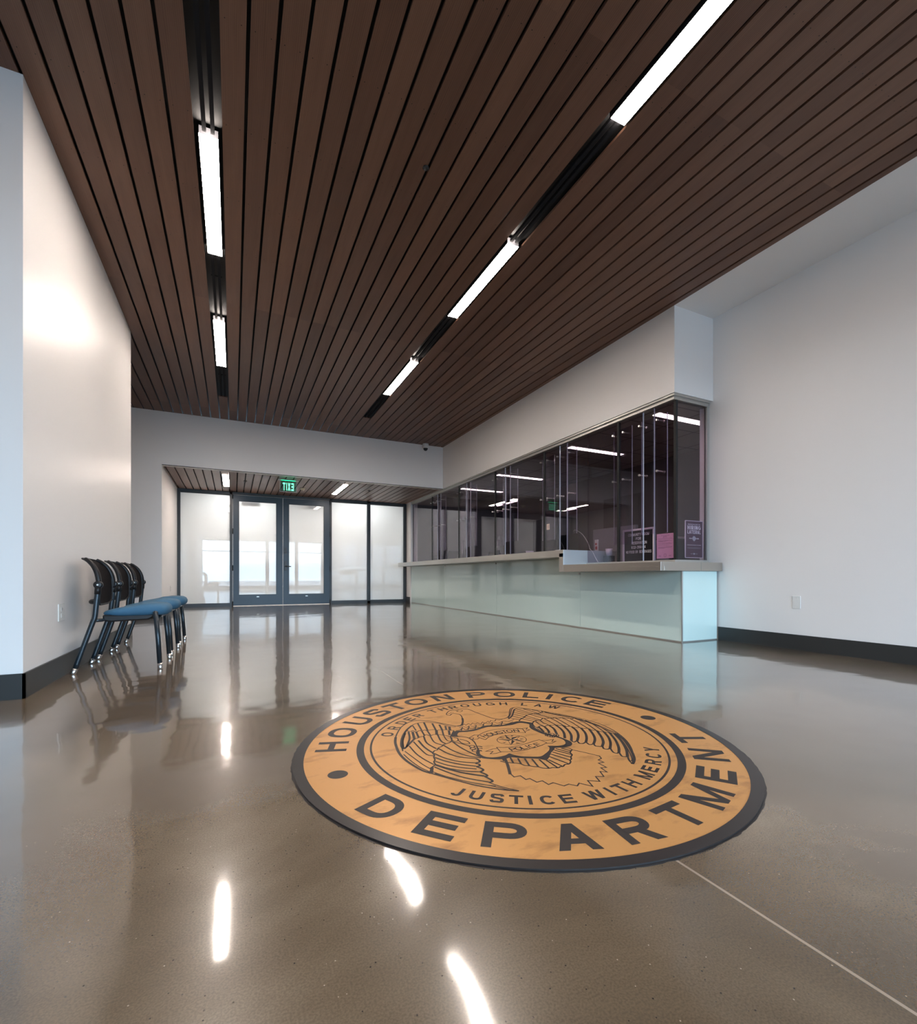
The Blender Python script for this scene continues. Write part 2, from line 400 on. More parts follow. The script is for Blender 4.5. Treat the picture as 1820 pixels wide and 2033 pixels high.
def glyph(ch, t=0.17, x=1.0):
    """x stretches the width, t is the stroke"""
    a = t / 2; E = 0.85
    W = dict(I=t, J=0.58 * x, L=0.62 * x, M=0.95 * x, W=1.08 * x, O=0.86 * x, C=0.8 * x, G=0.85 * x).get(ch, 0.76 * x)
    if ch in '0123456789': W = 0.6 * x
    if ch == '-': W = 0.4 * x
    if ch == '1': W = 0.4 * x
    if ch == ' ': return [], 0.3 * x
    if ch == '.': return [rect(0, 0, t, t)], t
    if ch == ':': return [rect(0, 0, t, t), rect(0, .5, t, .5 + t)], t
    P = []; w = W
    V = lambda xx, y0=0, y1=1: P.append(rect(xx - a, y0, xx + a, y1))
    Hb = lambda y, x0=0, x1=None: P.append(rect(x0, y - a, w if x1 is None else x1, y + a))
    if ch == 'I': V(a)
    elif ch == 'L': V(a); Hb(a)
    elif ch == 'T': V(w / 2); Hb(1 - a)
    elif ch == 'E': V(a); Hb(a); Hb(1 - a); Hb(0.52, 0, w * 0.92)
    elif ch == 'F': V(a); Hb(1 - a); Hb(0.5, 0, w * 0.9)
    elif ch == 'H': V(a); V(w - a); Hb(0.52)
    elif ch == 'N': V(a); V(w - a); P.append(dia(w - a * 1.2, 0, a * 1.2, 1, a * 1.2))
    elif ch == 'M': V(a); V(w - a); P.append(dia(w / 2, 0, a * 1.1, 1, a)); P.append(dia(w / 2, 0, w - a * 1.1, 1, a))
    elif ch == 'W':
        for x0, x1 in ((.27, .08), (.27, .5), (.73, .5), (.73, .92)): P.append(dia(w * x0, 0, w * x1, 1, a))
    elif ch == 'V': P.append(dia(w / 2, 0, a * 1.1, 1, a * 1.1)); P.append(dia(w / 2, 0, w - a * 1.1, 1, a * 1.1))
    elif ch == 'A': P.append(dia(a * 1.1, 0, w / 2, 1, a * 1.1)); P.append(dia(w - a * 1.1, 0, w / 2, 1, a * 1.1)); P.append(rect(w * .22, .22, w * .78, .22 + t * .9))
    elif ch == 'X': P.append(dia(a * 1.2, 0, w - a * 1.2, 1, a * 1.2)); P.append(dia(w - a * 1.2, 0, a * 1.2, 1, a * 1.2))
    elif ch == 'K': V(a); P.append(dia(w - a * 1.2, 0, w * .35, .6, a * 1.2)); P.append(dia(a * 2, .35, w - a * 1.2, 1, a * 1.2))
    elif ch == 'Y': V(w / 2, 0, .45); P.append(dia(w / 2, .4, a * 1.2, 1, a * 1.2)); P.append(dia(w / 2, .4, w - a * 1.2, 1, a * 1.2))
    elif ch == 'O' or ch == '0': P += ribbon2(arc(w / 2, .5, w / 2 - a, .5 - a, 0, 360, 28, E)[:-1], t, True)
    elif ch == 'C': P += ribbon2(arc(w / 2, .5, w / 2 - a, .5 - a, 38, 322, 24, E), t)
    elif ch == 'G': P += ribbon2(arc(w / 2, .5, w / 2 - a, .5 - a, 38, 322, 24, E), t); V(w - a, 0.05, .5); Hb(.5, w * .55, w)
    elif ch == 'U': P += ribbon2([(a, 1)] + arc(w / 2, .38, w / 2 - a, .38 - a, 180, 360, 14, .9) + [(w - a, 1)], t)
    elif ch == 'J': P += ribbon2([(w - a, 1)] + arc(w / 2, .3, w / 2 - a, .3 - a, 0, -170, 12, .9), t)
    elif ch == 'D': V(a); P += ribbon2([(0, 1 - a), (w * .45, 1 - a)] + arc(w * .45, .5, w * .55 - a, .5 - a, 90, -90, 16, .9)[1:-1] + [(w * .45, a), (0, a)], t)
    elif ch in 'PRB':
        V(a); yb = .47
        P += ribbon2([(0, 1 - a), (w * .5, 1 - a)] + arc(w * .55, (1 - a + yb) / 2, w * .45 - a, (1 - a - yb) / 2, 80, -80, 12, .9) + [(w * .5, yb), (0, yb)], t)
        if ch == 'R': P.append(dia(w - a * 1.3, 0, w * .55, yb, a * 1.25))
        if ch == 'B': P += ribbon2([(w * .5, yb)] + arc(w * .55, (yb + a) / 2, w * .45 - a, (yb - a) / 2, 80, -80, 12, .9) + [(w * .5, a), (0, a)], t)
    elif ch == 'S':
        P += ribbon2([tuple(v) for v in smooth_path([(w - a * 1.1, .74, ), (w * .74, .92 - a * .1), (w * .45, 1 - a), (w * .16, .90 - a * .2), (a * 1.05, .72), (w * .2, .58), (w * .5, .51), (w * .82, .43), (w - a, .27), (w * .8, .10 + a * .1), (w * .5, a), (w * .22, .08 + a * .1), (a, .27)], 4)], t)
    elif ch == '2': P += ribbon2(arc(w / 2, .68, w / 2 - a, .32 - a, 170, -30, 10) + [(a, a), (w, a)], t)
    elif ch == '3': P += ribbon2(arc(w / 2, .74, w / 2 - a, .26 - a, 160, -80, 10), t); P += ribbon2(arc(w / 2, .28, w / 2 - a, .28 - a, 90, -160, 12), t)
    elif ch == '4': V(w * .72); Hb(.28); P.append(dia(a, .28, w * .7, 1, a))
    elif ch == '5': P += ribbon2([(w * .9, 1 - a), (a * 1.2, 1 - a), (a * 1.2, .55)] + arc(w / 2, .32, w / 2 - a, .32 - a, 110, -150, 12), t)
    elif ch == '8': P += ribbon2(arc(w / 2, .75, w / 2 - a, .25 - a, 0, 360, 16)[:-1], t, True); P += ribbon2(arc(w / 2, .27, w / 2 - a, .27 - a, 0, 360, 16)[:-1], t, True)
    elif ch == '9': P += ribbon2(arc(w / 2, .68, w / 2 - a, .32 - a, 0, 360, 18)[:-1], t, True); P += ribbon2([(w - a, .68), (w - a, .4), (w * .5, a), (w * .15, a)], t)
    elif ch == '1': V(w - a); P.append(dia(a, .72, w - a, .97, a))
    elif ch == '-': Hb(.45)
    else: V(a); V(w - a)
    return P, W
def put_glyph(bm, polys, fn):
    a = fn(0, 0); nn = (fn(1, 0) - a).cross(fn(0, 1) - a).normalized()
    i = 0; last = None
    for poly in polys:       # a hair of relief keeps crossing strokes from lying in one plane
        if last is not None and (abs(last[0] - poly[0][0]) + abs(last[1] - poly[0][1]) > 1e-6): i += 1
        last = poly[1]
        vs = [bm.verts.new(fn(p[0], p[1]) + nn * (4e-5 * (i % 5))) for p in poly]
        try: bm.faces.new(vs)
        except ValueError: pass
def text_polys(s, t=0.17, x=1.0, gap=0.16):
    out = []; cx = 0
    for ch in s:
        P, w = glyph(ch, t, x)
        out += [[(px + cx, py) for px, py in poly] for poly in P]
        cx += w + gap
    return out, cx - gap
def text_line(bm, s, h, origin, right, up, t=0.17, x=1.0, gap=0.16, align='c', width=None):
    polys, w = text_polys(s, t, x, gap)
    o, r, u = Vector(origin), Vector(right), Vector(up)
    k = (width / (w * h)) if width else 1.0
    dx = {'c': -w / 2, 'l': 0, 'r': -w}[align]
    put_glyph(bm, polys, lambda px, py: o + r * ((px + dx) * h * k) + u * (py * h))
def text_parts(parent, m, s, h, origin, right, up, t=0.17, x=1.0, gap=0.16, width=None, name='letter'):
    """one part per character"""
    _, w = text_polys(s, t, x, gap); k = (width / (w * h)) if width else 1.0
    o, r, u = Vector(origin), Vector(right), Vector(up); cx = -w / 2
    for ch in s:
        P, gw = glyph(ch, t, x)
        if P:
            bm = bmesh.new(); put_glyph(bm, P, lambda px, py: o + r * ((px + cx) * h * k) + u * (py * h)); obj(name, bm, m, parent)
        cx += gw + gap
def no_recalc(name, bm, m, parent):
    me = bpy.data.meshes.new(name); bm.to_mesh(me); bm.free(); me.materials.append(m)
    o = bpy.data.objects.new(name, me); C.objects.link(o); o.parent = parent
    return o

